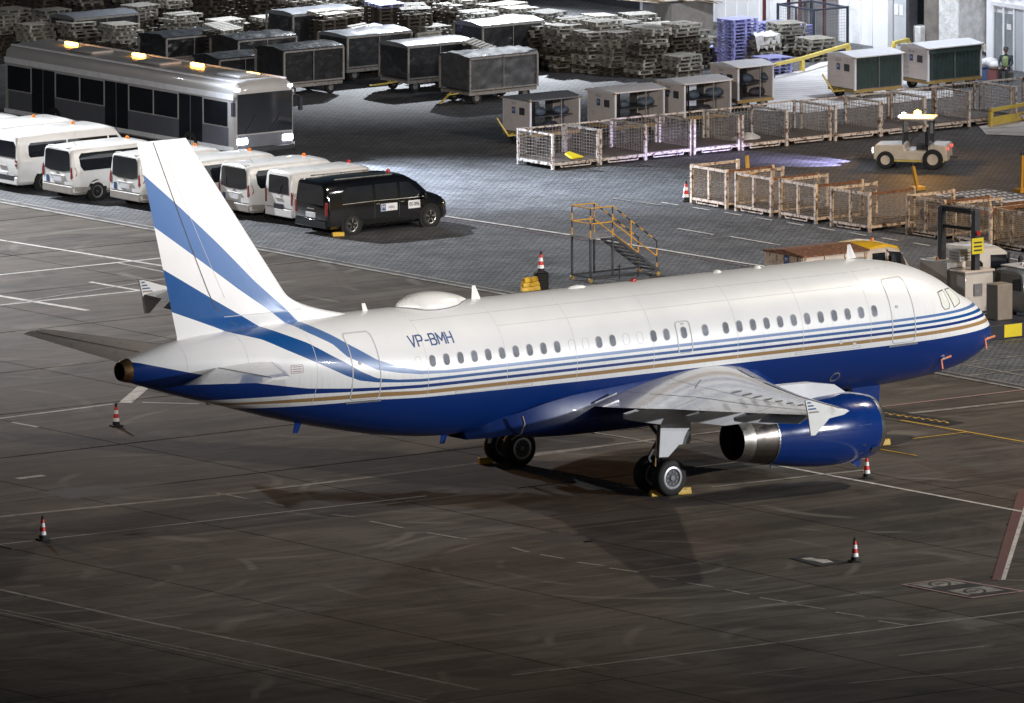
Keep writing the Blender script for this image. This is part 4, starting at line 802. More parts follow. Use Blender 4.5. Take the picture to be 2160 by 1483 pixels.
    MB().bb(-.012, .02, -half+.1, half-.1, .585, .6).build('tailgate_gap', 'seam', t); MB().bb(-.03, .0, -.2, .2, .9, .93).build('tailgate_handle', 'vangrey', t)
    if kind == 'luxury_van':
        for s in (-1,):
            skin_panel(st, ([(2.3, .72), (3.02, .72), (3.02, .98), (2.3, .98)]), s, .012).build('sticker', 'plate', t); skin_panel(st, [(2.32, .74), (2.52, .74), (2.52, .96), (2.32, .96)], s, .016).build('logo_sticker', 'logo', t)
            skin_panel(st, [(3.5, .72), (4.02, .72), (4.02, 1.0), (3.5, 1.0)], s, .012).build('fleet_plate', 'plate', t)
            lettering('M', .2, (2.42, -.987, .85), (1, 0, 0), (0, 0, 1), 'plate', t); lettering('NEXL', .11, (2.77, -.987, .84), (1, 0, 0), (0, 0, 1), 'logo', t); lettering('05-096', .2, (3.76, -.987, .86), (1, 0, 0), (0, 0, 1), 'ink', t, sx=.78)
        b = MB(); b.add(panel(st, [(.66, 1.1), (2.0, 1.12), (4.1, 1.1), (4.1, 1.085), (2.0, 1.105), (.66, 1.085)], -1, .012), [(0, 1, 2, 3, 4, 5)]); b.build('trim_strip', 'chrome', t)
        for k in range(5): pass
        b = MB(); b.bb(.5, 3.0, -.7, -.66, 1.93, 1.965); b.build('roof_rail_or_trail', 'chrome', t); b = MB(); b.bb(.5, 3.0, .66, .7, 1.93, 1.965); b.build('roof_rail_or_trail', 'chrome', t)
    if kind == 'people_carrier':
        skin_panel(st, [(2.05, .98), (2.28, .98), (2.28, 1.13), (2.05, 1.13)], -1, .012).build('logo_sticker', 'logo', t)
        lettering('05-', .2, (2.2, -.985, .84), (1, 0, 0), (0, 0, 1), 'ink', t)
    return t
def vloc(px, py, wheelx, half):
    g = at(px, py); return (g.x-wheelx, g.y+half, 0)
hv = make_van('people_carrier', 'white minibus with its whole rear in view, left of the tail fin', vloc(205, 423, 1.03, .95)); ch = descend(hv)
for px, py, lb in ((348, 439, 'white minibus half hidden by the rear edge of the tail fin'), (463, 450, 'white minibus showing only its roof and rear side window right of the tail fin'), (578, 461, 'white minibus with its whole rear in view right of the tail fin')):
    copy_tree(hv, vloc(px, py, 1.03, .95), 0, lb, ch)
cb = make_van('commuter_bus', 'tall white van at the left edge with a dark bumper recess', vloc(93, 403, 1.1, .94)); ch = descend(cb)
copy_tree(cb, vloc(10, 388, 1.1, .94), 0, 'white van whose roof shows behind the tall van at the left edge', ch)
copy_tree(hv, vloc(-70, 368, 1.03, .95), 0, 'white van farthest up in the row, its front cab at the left edge', descend(hv))
make_van('compact_van', 'small older white van between a minibus and the black van', vloc(660, 474, .85, .84))
make_van('luxury_van', 'glossy black passenger van with white stickers and alloy wheels', vloc(742, 495.6, 1.05, .955))
def chock(px, py, rz, label, ln_=.42, h=.14, base=None):
    g = at(px, py) if base is None else base; o = MB().prism([(-.1, 0), (.1, 0), (.1, h*.4), (.05, h), (-.05, h), (-.1, h*.4)], 'Y', -ln_/2, ln_/2).build('wheel_chock', 'yellow', None, bevel=.012); o.location = g; o.rotation_euler = (0, 0, rz)
    return tag(o, label, 'wheel chock', 'yellow wheel chocks')
chock(713, 498, R(70), 'yellow wheel chock behind the rear wheel of the black van')
def chk(px, py, rz, label): return chock(px, py, rz, label, .46, .2)
chk(1386, 1046, R(78), 'yellow chock at the foot of the near main wheels, left one'); chk(1442, 1042, R(78), 'yellow chock right of the near main wheels'); chk(1024, 978, R(78), 'yellow chock left of the far main wheels'); chk(1862, 939, R(78), 'yellow chock by the nose wheels under the engine inlet')

# apron bus, standing where its light trails end
t = thing('apron_bus', 'long grey apron bus with white painted light-trail bands and lit lamps beside the parked vans', 'bus', (20.4, 66.0, 0), R(90))
# local: +x is the rear, y- is towards +X world
BL, BW, BH = 14.2, 1.36, 2.95
rings = []
for x, ins, zt in ((-.06, .12, 2.6), (.0, .04, 2.8), (.12, 0, 2.92), (BL-.1, 0, 2.92), (BL, .08, 2.8)):
    h = [(BW-ins, .35), (BW-ins, 2.2), (BW-.04-ins, 2.6), (BW-.1-ins, zt-.16), (BW-.28-ins, zt-.03), (.6, zt+.05)]; rings.append([(x, -y, z) for y, z in h]+[(x, y, z) for y, z in h[::-1]])
MB().loft(rings).build('body', 'busroof', t, smooth=35)
for s in (-1, 1):
    MB().bb(.3, BL-.3, s*(BW+.006)-.006, s*(BW+.006)+.006, .42, 1.28).build('side_panel', 'busside', t)
    MB().bb(.05, BL-.1, s*(BW+.012)-.012, s*(BW+.012)+.012, .3, .4).build('skirt', 'bussill', t)
    for k in range(9):
        x0 = .35+k*1.52
        if k in (1, 4, 7):
            d = MB().bb(x0, x0+1.4, s*(BW+.014)-.012, s*(BW+.014)+.012, .45, 2.25).build('door', 'glass', t); MB().bb(x0+.68, x0+.72, s*(BW+.02)-.012, s*(BW+.02)+.012, .45, 2.25).build('door_post', 'busside', d)
        else: MB().bb(x0, x0+1.42, s*(BW+.008)-.006, s*(BW+.008)+.006, 1.32, 2.2).build('side_window', 'glass', t)
    MB().bb(.0, BL-.05, s*(BW+.0)-.012, s*(BW+.0)+.012, 2.3, 2.5).build('roof_trail_band', 'bustrail', t)  # white band painted in place of the upper light trail
    MB().bb(.0, BL-.05, s*(BW+.015)-.012, s*(BW+.015)+.012, .44, .6).build('side_trail_band', 'bustrail', t)  # headlight trail painted along the skirt as a white band
    MB().bb(.1, BL-.1, s*(BW-.3)-.04, s*(BW-.3)+.04, 2.89, 2.95).build('roof_rail_or_trail', 'bustrail', t)  # white bar shaped to stand for the light trail along the roof edge
    lp = MB().bb(-.12, -.02, s*(BW-.35)-.22, s*(BW-.35)+.22, .68, .9).build('headlight', 'lampw', t, bevel=.03)
    MB().bb(-.03, .07, s*(BW-.18)-.1, s*(BW-.18)+.1, 2.62, 2.7).build('marker_lamp', 'lampw', t)
    for x in (2.6, 11.0): 
        w_ = MB().lathe([(-.14, .28), (-.14, .46), (.14, .46), (.14, .28)], (x, s*(BW-.1), .47), 'Y', 22).build('wheel', 'rubber', t); MB().lathe([(s*.1, .3), (s*.12, 0)] if s > 0 else [(s*.12, 0), (s*.1, .3)], (x, s*(BW-.1), .47), 'Y', 16).build('rim', 'midgrey', w_)
MB().bb(-.085, -.062, -1.22, 1.22, 1.05, 2.5).build('windscreen', 'glass', t, bevel=.008); MB().bb(-.082, -.061, -1.2, 1.2, .56, 1.0).build('front_panel', 'busside', t)
MB().bar((-.1, -.2, 1.1), (-.1, -.7, 1.7), .025).bar((-.1, .9, 1.1), (-.1, .4, 1.7), .025).build('wiper', 'ink', t, kind='stuff')
for s in (-1, 1): MB().box((-.2, s*1.5, 2.0), (.12, .12, .5)).bar((-.05, s*1.25, 2.4), (-.2, s*1.5, 2.25), .04).build('mirror', 'ink', t, kind='stuff')
for x, y in ((1.2, .2), (6.0, .25), (10.2, .25)):
    MB().bb(x-.7, x+.7, y-.5, y+.5, 2.96, 3.08).build('roof_vent', 'busroof', t, bevel=.05)
MB().bb(-.2, .05, -1.25, 1.25, .35, .55).build('front_bumper', 'bussill', t, bevel=.03)
for x in (1.2, 4.6, 8.2, 12.4): MB().bb(x-.55, x+.15, -.35, -.2, 2.98, 3.09).build('beacon', 'lampo', t, bevel=.04)
lamp('bus_headlamp', 'SPOT', (19.5, 65.8, .85), (20.3, 57, 0), 16000, (.7, .79, 1), .1, 54, .8); lamp('bus_headlamp', 'SPOT', (21.4, 65.8, .85), (22, 57, 0), 16000, (.7, .79, 1), .1, 54, .8)

# ------------------------------------------------------------------ baggage carts
def cart_base(t, L, W, zd, wr_, fm='frame', bar=None, barside=-1):
    """chassis centred on x: -L/2..L/2, y: -W/2..W/2 with a deck at height zd"""
    f = MB()
    for s in (-1, 1): f.bb(-L/2, L/2, s*(W/2-.05)-.05, s*(W/2-.05)+.05, zd-.14, zd-.02)
    for x in (-L/2+.06, -L/6, L/6, L/2-.06): f.bb(x-.05, x+.05, -W/2+.1, W/2-.1, zd-.13, zd-.03)
    f.build('chassis', fm, t, kind='stuff'); MB().bb(-L/2, L/2, -W/2, W/2, zd-.018, zd+.02).build('deck', 'deck', t)
    for x in (-L/2+.45, L/2-.45):
        for s in (-1, 1):
            w_ = MB().lathe([(-.07, wr_*.5), (-.07, wr_*.92), (-.04, wr_), (.04, wr_), (.07, wr_*.92), (.07, wr_*.5)], (x, s*(W/2-.18), wr_), 'Y', 18).build('wheel', 'rubber', t)
            MB().lathe([(-.05, 0), (-.055, wr_*.52), (.055, wr_*.52), (.05, 0)], (x, s*(W/2-.18), wr_), 'Y', 14).build('rim', 'midgrey', w_)
    if bar is not None:
        x = barside*L/2; e = (x+barside*bar[0], bar[1], bar[2]); MB().bar((x, -.22, zd-.1), (x+barside*.35, 0, zd-.16), .05).bar((x, .22, zd-.1), (x+barside*.35, 0, zd-.16), .05).bar((x+barside*.3, 0, zd-.16), e, .06).lathe([(-.02, .06), (.02, .06)], e, 'Z', 10, (1, 1)).build('drawbar', 'rail', t, kind='stuff')
def tarp_cart(label, loc, rz, L=3.2, W=1.6, H=1.85, zd=.5, look='tarp', sag=.03, roofm='tarproof', frame_end=False, bar=None, clear=False, curtain=True):
    t = thing('covered_cart', label, 'baggage cart', loc, rz, 'tarpaulin covered baggage carts')
    cart_base(t, L, W, zd, .24, 'frame', bar)
    rnd = random.Random(sum(map(ord, label)) % 999); 
    # tarpaulin walls, gently creased
    b = MB(); NX, NZ = 26, 9
    def wallpt(u, v): # u runs round the cart, v upwards
        per = 2*(L+W); s = u*per; off = rnd.uniform(-sag, sag)*(1-abs(2*v-1)*.6)
        if s < L: x, y, nx_, ny_ = -L/2+s, -W/2, 0, -1
        elif s < L+W: x, y, nx_, ny_ = L/2, -W/2+(s-L), 1, 0
        elif s < 2*L+W: x, y, nx_, ny_ = L/2-(s-L-W), W/2, 0, 1
        else: x, y, nx_, ny_ = -L/2, W/2-(s-2*L-W), -1, 0
        return (x+nx_*off, y+ny_*off, zd+.06+(H-zd-.1)*v)
    NU = 72; g = [[wallpt(i/NU, j/NZ) for i in range(NU)] for j in range(NZ+1)]
    b.loft(g, cap0=False, cap1=False); b.build('tarpaulin', look, t, smooth=70)
    rr = []
    for x in [-L/2-.04+(L+.08)*i/12 for i in range(13)]:
        rr.append([(x, -W/2-.04, H-.12), (x, -W/2-.035, H-.03)]+[(x, y, H+.06-.09*(y/W*2)**2+rnd.uniform(-sag, sag)*.7) for y in [-W/2*.95+W*.95*k/6 for k in range(7)]]+[(x, W/2+.035, H-.03), (x, W/2+.04, H-.12)])
    MB().loft(rr).build('roof_cover', roofm, t, smooth=60)
    for sx in (-1, 1):
        for sy in (-1, 1): MB().bb(sx*L/2-.035, sx*L/2+.035, sy*(W/2+.045)-.03, sy*(W/2+.045)+.03, zd, H-.1).build('post', 'frame', t)
    for s in (-1, 1): MB().bb(-L/2, L/2, s*(W/2+.05)-.02, s*(W/2+.05)+.02, H-.13, H-.07).build('top_rail', 'frame', t); MB().bb(-L/2, L/2, s*(W/2+.05)-.02, s*(W/2+.05)+.02, zd+.03, zd+.08).build('bottom_rail', 'frame', t)
    if curtain: MB().bb(-.012, .012, -W/2-.06, -W/2-.035, zd+.08, H-.13).build('curtain_pole', 'frame', t)
    if frame_end:
        b = MB(); x = L/2+.06
        for a, c in (((-W/2, zd), (-W/2, H-.1)), ((W/2, zd), (W/2, H-.1)), ((-W/2, zd+.02), (W/2, zd+.02)), ((-W/2, H-.12), (W/2, H-.12)), ((-W/2, zd), (.1, H-.12)), ((W/2, zd), (-.1, H-.12)), ((0, zd+.6), (0, H-.12))): b.bar((x, *a), (x, *c), .05)
        b.build('end_frame', 'galv', t, kind='stuff'); MB().bb(x+.03, x+.05, -.12, .12, H-.6, H-.25).build('placard', 'plate', t)
    if bar is None: pass
    return t
def tc(label, p_near_left, ln_px=None, **k):
    """p_near_left: pixel of the near lower corner (ground below it)"""
    g = at(p_near_left[0]+32, p_near_left[1]+2); L, W = k.get('L', 3.2), k.get('W', 1.6); return tarp_cart(label, (g.x+L/2, g.y+W/2, 0), k.pop('rz', 0), **k)
tc('grey creased plastic covered cart, the nearest of the tarpaulin carts', (958, 221), L=3.15, W=1.75, look='clear', sag=.07, H=1.83, bar=(.9, -.3, .12), roofm='clear')
tc('dark tarpaulin cart with a pale rounded roof, second from the nearest', (828, 196), L=3.0, W=1.7, look='tarp', H=1.83, bar=(1.0, .1, .3), sag=.015)
tc('dark open sided cart with a sagging silver roof and a steel braced end frame', (985, 152), L=2.9, W=1.7, look='tarp', H=1.83, frame_end=True)
tc('black curtained cart with a glossy flat roof in the middle of the carts', (700, 172), L=3.0, W=1.75, look='tarp', H=1.78, sag=.05)
tc('grey rounded tarpaulin cart whose right end shows above the bus', (566, 206), L=2.75, W=1.7, look='tarp', H=1.83, sag=.02, roofm='tarp')
tc('dark cart with a sloping silver roof, at the back beside the pallets', (585, 122), L=3.0, W=1.6, look='tarp', H=1.73)
tc('low dark cart with a glossy tarpaulin top behind the bus roof, right one', (470, 160), L=2.7, W=1.7, look='tarp', H=1.43, sag=.05, roofm='tarp')
tc('low dark cart with a glossy tarpaulin top behind the bus roof, left one', (318, 152), L=2.6, W=1.7, look='tarp', H=1.38, sag=.05, roofm='tarp')
tc('grey covered cart with a clear plastic flap, leftmost at the back', (125, 125), L=3.0, W=1.5, look='tarp', H=1.63, roofm='tarproof', sag=.02)
tc('low covered cart peeping out over the bus roof at its right end', (430, 195), L=2.4, W=1.6, look='tarp', H=1.33, sag=.05, roofm='tarp')

def cabin_cart(label, px, py, num, open_=True, L=2.35, W=1.6, H=1.72, rz=0, bar=None, roofm='cartroof', curt=None):
    """px,py: the near left foot of the white end panel"""
    g = at(px, py); t = thing('cabin_cart', label, 'baggage cart', (g.x, g.y, 0), rz, 'white panelled baggage carts')
    # local origin: near corner; x to the right along the open side, y backwards
    zd = .42; c = MB()
    for s in (0, 1): c.bb(0, L, s*(W-.1), s*(W-.1)+.1, zd-.12, zd)
    c.bb(.02, .1, .1, W-.1, zd-.12, zd); c.bb(L-.1, L-.02, .1, W-.1, zd-.12, zd); c.build('chassis', 'brass', t, kind='stuff')
    MB().bb(.0, L, .0, W, zd+.003, zd+.03).build('deck', 'deck', t)
    for x in (.42, L-.42):
        for y in (.16, W-.16):
            w_ = MB().lathe([(-.07, .12), (-.07, .21), (-.04, .23), (.04, .23), (.07, .21), (.07, .12)], (x, y, .23), 'Y', 18).build('wheel', 'rubber', t); MB().lathe([(-.05, 0), (-.055, .12), (.055, .12), (.05, 0)], (x, y, .23), 'Y', 12).build('rim', 'midgrey', w_)
    for x in (0, L-.04): # ribbed end panels: boards
        e = MB().bb(x, x+.03, .03, W-.03, zd+.03, H-.06).build('end_panel', 'cartw', t)
        for k in range(6): z0 = zd+.05+k*(H-zd-.13)/6; MB().bb(x-.012 if x == 0 else x+.03, x if x == 0 else x+.042, .05, W-.05, z0+.008, z0+(H-zd-.13)/6-.008).build('board', 'cartw', e, bevel=.004)
        if x == 0:
            MB().bb(x-.02, x-.012, .3, .62, zd+.66, zd+.93).build('hatch', 'dgrey', e, bevel=.01)
            lg = MB().bb(x-.018, x-.012, .86, 1.06, zd+.68, zd+.92).build('logo_sticker', 'logo', e); lettering('M', .17, (x-.02, .96, zd+.8), (0, -1, 0), (0, 0, 1), 'plate', e, sx=.9)
            lettering(num, .14, (x-.016, .95, zd+1.05), (0, -1, 0), (0, 0, 1), 'logo', e)
    for x in (.0, L-.07):
        for y in (-.01, W-.06): MB().bb(x-.012 if x == 0 else x+.012, x+.07, y, y+.07, zd-.02, H-.04).build('corner_post', 'cartroof', t)
    MB().prism([(-.06, H-.06), (W/2, H+.06), (W+.06, H-.06), (W+.06, H-.11), (-.06, H-.11)], 'X', -.07, L+.07).build('roof', roofm, t, bevel=.012)
    for x in (-.07, L+.0):
        for y in (-.07, W): MB().bb(x-.01, x+.08, y, y+.08, H-.13, H-.075).build('corner_cap', 'brass', t)
    if open_:
        MB().bb(0, .5, W-.05, W-.035, zd+.03, H-.1).build('back_curtain', 'cartin', t); MB().bb(L-.4, L, W-.05, W-.035, zd+.03, H-.1).build('back_curtain', 'clear', t); MB().bb(L*.45, L*.45+.035, W-.05, W-.02, zd+.03, H-.1).build('mid_post', 'midgrey', t)
    else: MB().bb(0, L, W-.05, W-.035, zd+.03, H-.1).build('back_curtain', 'cartin', t)
    if open_:
        for x in (.06, .17): MB().bb(x, x+.07, .0, .03, zd+.03, H-.12).build('curtain_edge', 'glass', t)
        MB().bb(L*.62, L*.62+.035, .0, .035, zd+.03, H-.1).build('mid_post', 'midgrey', t)
        MB().bb(.25, L-.15, .25, W-.2, zd+.55, zd+.58).build('shelf', 'dgrey', t)
        rnd = random.Random(len(label)*7+int(px))
        for k in range(3):
            x = .75+k*.5; b = MB(); rr = []
            zz = zd+.03+(.55 if k != 1 else 0); s_ = .2+.05*rnd.random()
            for u in range(7): a = math.pi*u/6; rr.append([(x+s_*math.sin(a)**.6*1.35*math.cos(q)*(1+.22*math.sin(2*q+k)), .45+s_*math.sin(a)**.6*math.sin(q)*(1+.15*math.sin(3*q+a*2)), zz+(s_-s_*math.cos(a))*(.62+.1*math.sin(q*2+k))) for q in [2*math.pi*i/12 for i in range(12)]])
            o = b.loft(rr).build('luggage_bag', ('bagblue', 'bagdark', 'bagblue')[k], None, smooth=60); o.matrix_world = Matrix.Translation((g.x, g.y, 0))
            tag(o, ('blue soft bag on the shelf of the %s', 'dark bag on the floor of the %s', 'blue bag by the right post of the %s')[k] % SHORT[label], 'bag', 'bags loaded in the open white carts')
    else:
        for k in range(2):
            x0 = .08+k*(L-.16)/2; b = MB(); n_ = 30; rr = []
            for i in range(n_+1): x = x0+(L-.18)/2*i/n_; y = .01+.018*math.sin(i*1.35)+.008*math.sin(i*2.9); rr.append([(x, y, zd+.03), (x, y*.7, H-.12)])
            b.loft(rr, close=False, cap0=False, cap1=False); b.build('curtain', 'curtain', t, smooth=80)
        MB().bb(L/2-.012, L/2+.012, -.02, .0, zd+.03, H-.12).build('mid_post', 'midgrey', t)
        if curt: MB().bb(.05, L-.05, -.035, -.01, H-.3, H-.1).build('valance', 'curtain', t)
    if bar: MB().bar((0, W/2-.2, zd-.06), (-.4, W/2, zd-.1), .05).bar((0, W/2+.2, zd-.06), (-.4, W/2, zd-.1), .05).bar((-.38, W/2, zd-.1), (-.55-bar[0], W/2, bar[1]), .055).build('drawbar', 'rail', t, kind='stuff')
    return t
SHORT = {}
CC = [('white panelled cart with open curtains and a yellow drawbar, left end of the cart group', 1118, 308, '02 9', True, 'bar'), ('white panelled open cart with blue bags, second from the left of its group', 1297, 291, '02 21', True, None), ('white panelled open cart with a bright roof, third in its group', 1443, 272, '02-29', True, None), ('white panelled cart seen mostly from its end, behind the third open cart', 1556, 236, '02 4', True, None), ('white panelled cart with closed dark green curtains, the left one of two', 1803, 214, '02-19', False, 'bar'), ('white panelled cart with closed dark green curtains and a valance, the right one of two', 1957, 195, '02-16', False, None)]
for lb, sh in zip([c[0] for c in CC], ('leftmost white cart', 'second white cart', 'third white cart', 'white cart seen end on', '', '')): SHORT[lb] = sh
for k, (lb, px, py, num, op, br) in enumerate(CC):
    cabin_cart(lb, px, py, num, op, bar=((.35, 1.0) if k in (0, 4) else None), roofm='tarproof' if k == 0 else 'cartroof', curt=(k == 5), L=(2.3, 2.3, 2.2, 1.7, 2.3, 2.6)[k])

# ------------------------------------------------------------------ cage trolleys
def mesh_grid(b, p00, u, v, nu, nv, r=.008):
    p00 = Vector(p00); u = Vector(u); v = Vector(v)
    for i in range(1, nu): b.tube(p00+u*(i/nu), p00+u*(i/nu)+v, r, 3)
    for j in range(1, nv): b.tube(p00+v*(j/nv), p00+v*(j/nv)+u, r, 3)
def flat_trolley(label, x0, y0, L=2.12, D=2.1, H=1.32, first=None):
    """low deck with mesh ends; x0,y0 is the near left corner"""
    t = thing('mesh_trolley', label, 'cage trolley', (x0, y0, 0), 0, 'line of low mesh ended trolleys')
    b = MB(); b.bb(0, L, 0, .08, .16, .26); b.bb(0, L, D-.08, D, .16, .26); b.bb(0, .08, .08, D-.08, .16, .26); b.bb(L-.08, L, .08, D-.08, .16, .26); b.build('frame', 'galv', t, kind='stuff')
    MB().bb(.03, L-.03, .03, D-.03, .262, .29).build('deck', 'deck', t)
    for x in (.04, L-.04):
        for y in (.04, D-.04): MB().bb(x-.045, x+.045, y-.045, y+.045, .02, H).build('post', 'galv', t)
        MB().bb(x-.03, x+.03, .09, D-.09, H-.07, H-.01).build('end_rail', 'galv', t)
        b = MB(); mesh_grid(b, (x, .09, .3), (0, D-.18, 0), (0, 0, H-.4), 13, 8); b.build('wire_mesh', 'wire', t, kind='stuff')
    MB().bb(.09, L-.09, D-.07, D-.01, H-.07, H-.01).build('back_rail', 'galv', t)
    b = MB(); mesh_grid(b, (.08, D-.04, .3), (L-.16, 0, 0), (0, 0, H-.4), 13, 8); b.build('wire_mesh', 'wire', t, kind='stuff')
    b = MB(); b.bar((.35, -.03, .1), (1.7, -.03, .1), .04).bar((.35, -.03, .1), (.35, -.03, .2), .04).bar((1.7, -.03, .1), (1.7, -.03, .2), .04); b.build('fork_loop', 'galv', t, kind='stuff')
    for x in (.3, L-.3):
        for y in (.3, D-.3): MB().lathe([(-.04, 0), (-.04, .1), (.04, .1), (.04, 0)], (x, y, .1), 'Y', 10).build('castor', 'rubber', t)
    return t
LAB1 = ['low mesh trolley with a yellow board on it, left end of the trolley line', 'low mesh trolley second from the left end of the trolley line', 'low mesh trolley in front of the second white cart', 'low mesh trolley in front of the third white cart', 'low mesh trolley carrying a white heap, in the middle of the line', 'low mesh trolley before the striped floor, next right of the white heap', 'low mesh trolley in front of the closed cart with no valance', 'low mesh trolley just left behind the tug beacon', 'low mesh trolley behind the tug', 'low mesh trolley in front of the closed cart with a valance', 'low mesh trolley near the seated person', 'low mesh trolley at the right edge of the photo behind the yellow barrier', 'low mesh trolley cut by the right edge of the photo']
t1 = flat_trolley(LAB1[0], 26.98, 57.5); ch = descend(t1)
random.seed(11)
for k in range(1, 13): copy_tree(t1, (26.98+2.15*k, 57.5+random.uniform(-.12, .12), 0), R(random.uniform(-2, 2)), LAB1[k], ch)
o = MB().loft([[(x+(.05 if k % 2 else 0), y, z+.02*math.sin(3*x)) for x, y, z in ((0, 0, 0), (.6, .05, 0), (.62, .4, .03), (.3, .5, .16), (0, .42, .12))] for k in range(1)]+[[(.02, 0, .06), (.6, .05, .07), (.6, .4, .1), (.3, .5, .24), (.02, .42, .2)]]).build('yellow_board', 'sign', None, bevel=.02); o.location = (28.0, 57.7, .29); tag(o, 'bent yellow sheet lying on the leftmost low mesh trolley', 'board')
rr = [[(.62*r_*math.cos(a)*(1+.2*math.sin(3*a)), .4*r_*math.sin(a), z) for a in [2*math.pi*i/16 for i in range(16)]] for r_, z in ((1, 0), (.8, .07), (.5, .16), (.2, .21), (.02, .22))]
o = MB().loft(rr).build('sheet_heap', 'cargo', None, smooth=60); o.location = (36.6, 58.4, .29); tag(o, 'crumpled white plastic heap on a low mesh trolley', 'plastic sheet')

def tall_cage(label, x0, y0, rz, L=2.05, D=2.15, H=1.38, first=True, rusty=False):
    """cage open on top; near face along local -y .. local: face from (0,0) to (L,0), depth along +y"""
    t = thing('cage_trolley', label, 'cage trolley', (x0, y0, 0), rz, 'row of rusty cream cage trolleys')
    fm = 'cream'
    b = MB(); b.bb(0, L, 0, .08, .14, .23).bb(0, L, D-.08, D, .14, .23).bb(0, .08, .08, D-.08, .14, .23).bb(L-.08, L, .08, D-.08, .14, .23); b.build('frame', fm, t, kind='stuff'); MB().bb(.03, L-.03, .03, D-.03, .232, .25).build('deck', 'deck', t)
    for x in (.04, L-.04):
        for y in (.04, D-.04): MB().bb(x-.05, x+.05, y-.05, y+.05, .0, H+.03).build('post', fm, t)
        MB().bb(x-.04, x+.04, .09, D-.09, H-.09, H).build('side_rail', 'rusty' if x > 1 and rusty else fm, t)
        b = MB(); n_ = 15
        for j in range(1, n_): b.tube((x, .09, .24+(H-.34)*j/n_), (x, D-.09, .24+(H-.34)*j/n_), .009, 3)
        for i in range(1, 8): b.tube((x, .09+(D-.18)*i/8, .24), (x, .09+(D-.18)*i/8, H-.1), .007, 3)
        b.build('wire_mesh', 'wire2', t, kind='stuff')
    MB().bb(.09, L-.09, .0, .07, H-.09, H).build('front_rail', fm, t); MB().bb(L/2-.05, L/2+.05, .0, .07, .24, H-.09).build('mid_post', fm, t)
    b = MB()
    for j in range(1, 17): z = .24+(H-.34)*j/17; b.tube((.09, .035, z), (L-.09, .035, z), .009, 3)
    for i in range(1, 10): b.tube((.09+(L-.18)*i/10, .035, .24), (.09+(L-.18)*i/10, .035, H-.1), .007, 3)
    b.build('wire_mesh', 'wire2', t, kind='stuff')
    b = MB(); b.bar((.4, -.02, .07), (1.6, -.02, .07), .04).bar((.4, -.02, .07), (.4, -.02, .16), .04).bar((1.6, -.02, .07), (1.6, -.02, .16), .04); b.build('fork_loop', fm, t, kind='stuff')
    for x in (.3, L-.3):
        for y in (.3, D-.3): MB().lathe([(-.04, 0), (-.04, .09), (.04, .09), (.04, 0)], (x, y, .09), 'Y', 10).build('castor', 'rubber', t)
    return t
ROW2 = [((1456, 429), 'rusty cream cage trolley, leftmost of the tall cage row', R(-90)), ((1550, 445), 'rustiest brown cage trolley, second of the tall cage row', R(-90)), ((1643, 460), 'cage trolley third in the tall cage row, with a pale post frame', R(-90)), ((1751, 478), 'palest cage trolley with clear open mesh, fourth of the tall row', R(-87)), ((1911, 494), 'cage trolley left of the black goalpost frame', R(-89)), ((2010, 510), 'cage trolley seen between the black goalposts', R(-90)), ((2092, 521), 'cage trolley at the right edge beside the black goalpost frame', R(-90))]
t2 = None
for k, ((px, py), lb, rz) in enumerate(ROW2):
    g = at(px, py)
    if t2 is None: t2 = tall_cage(lb, g.x, g.y, rz, rusty=True); ch = descend(t2)
    else: copy_tree(t2, (g.x, g.y, 0), rz, lb, ch)
# ------------------------------------------------------------------ pallets
def pallet_mesh(mat, plast=False, worn=0):
    b = MB(); rnd = random.Random(worn+5); L, W = 1.2, 1.0
    n = 7; bw = .098 if not plast else .12
    for k in range(n):
        y = -W/2+bw/2+(W-bw)*k/(n-1)
        if worn == 2 and k == 3: continue
        b.box((rnd.uniform(-.015, .015), y, .132), (L, bw, .022), rz=rnd.uniform(-.02, .02)*(worn > 0))
    for x in (-L/2+.06, 0, L/2-.06):
        b.box((x, 0, .11), (.1, W, .02))
        for y in (-W/2+.07, 0, W/2-.07): b.box((x, y, .06), (.1, .14, .08))
    for y in (-W/2+.06, 0, W/2-.06): b.box((0, y, .011), (L, .1, .02))
    me = b.mesh('pallet'); me.materials.append(M[mat]); return me
PM = [pallet_mesh('wood', worn=i) for i in range(3)]+[pallet_mesh('wood2', worn=1)]; BP = pallet_mesh('plastic', True)
ORD = ['topmost']+[q+'-highest' for q in ('second', 'third', 'fourth', 'fifth', 'sixth', 'seventh', 'eighth', 'ninth', 'tenth', 'eleventh', 'twelfth', 'thirteenth', 'fourteenth')]
NTH = ['first', 'second', 'third', 'fourth', 'fifth', 'sixth', 'seventh', 'eighth', 'ninth', 'tenth', 'eleventh', 'twelfth', 'thirteenth', 'fourteenth']
count = [0]; rest = MB(); rest_b = MB()
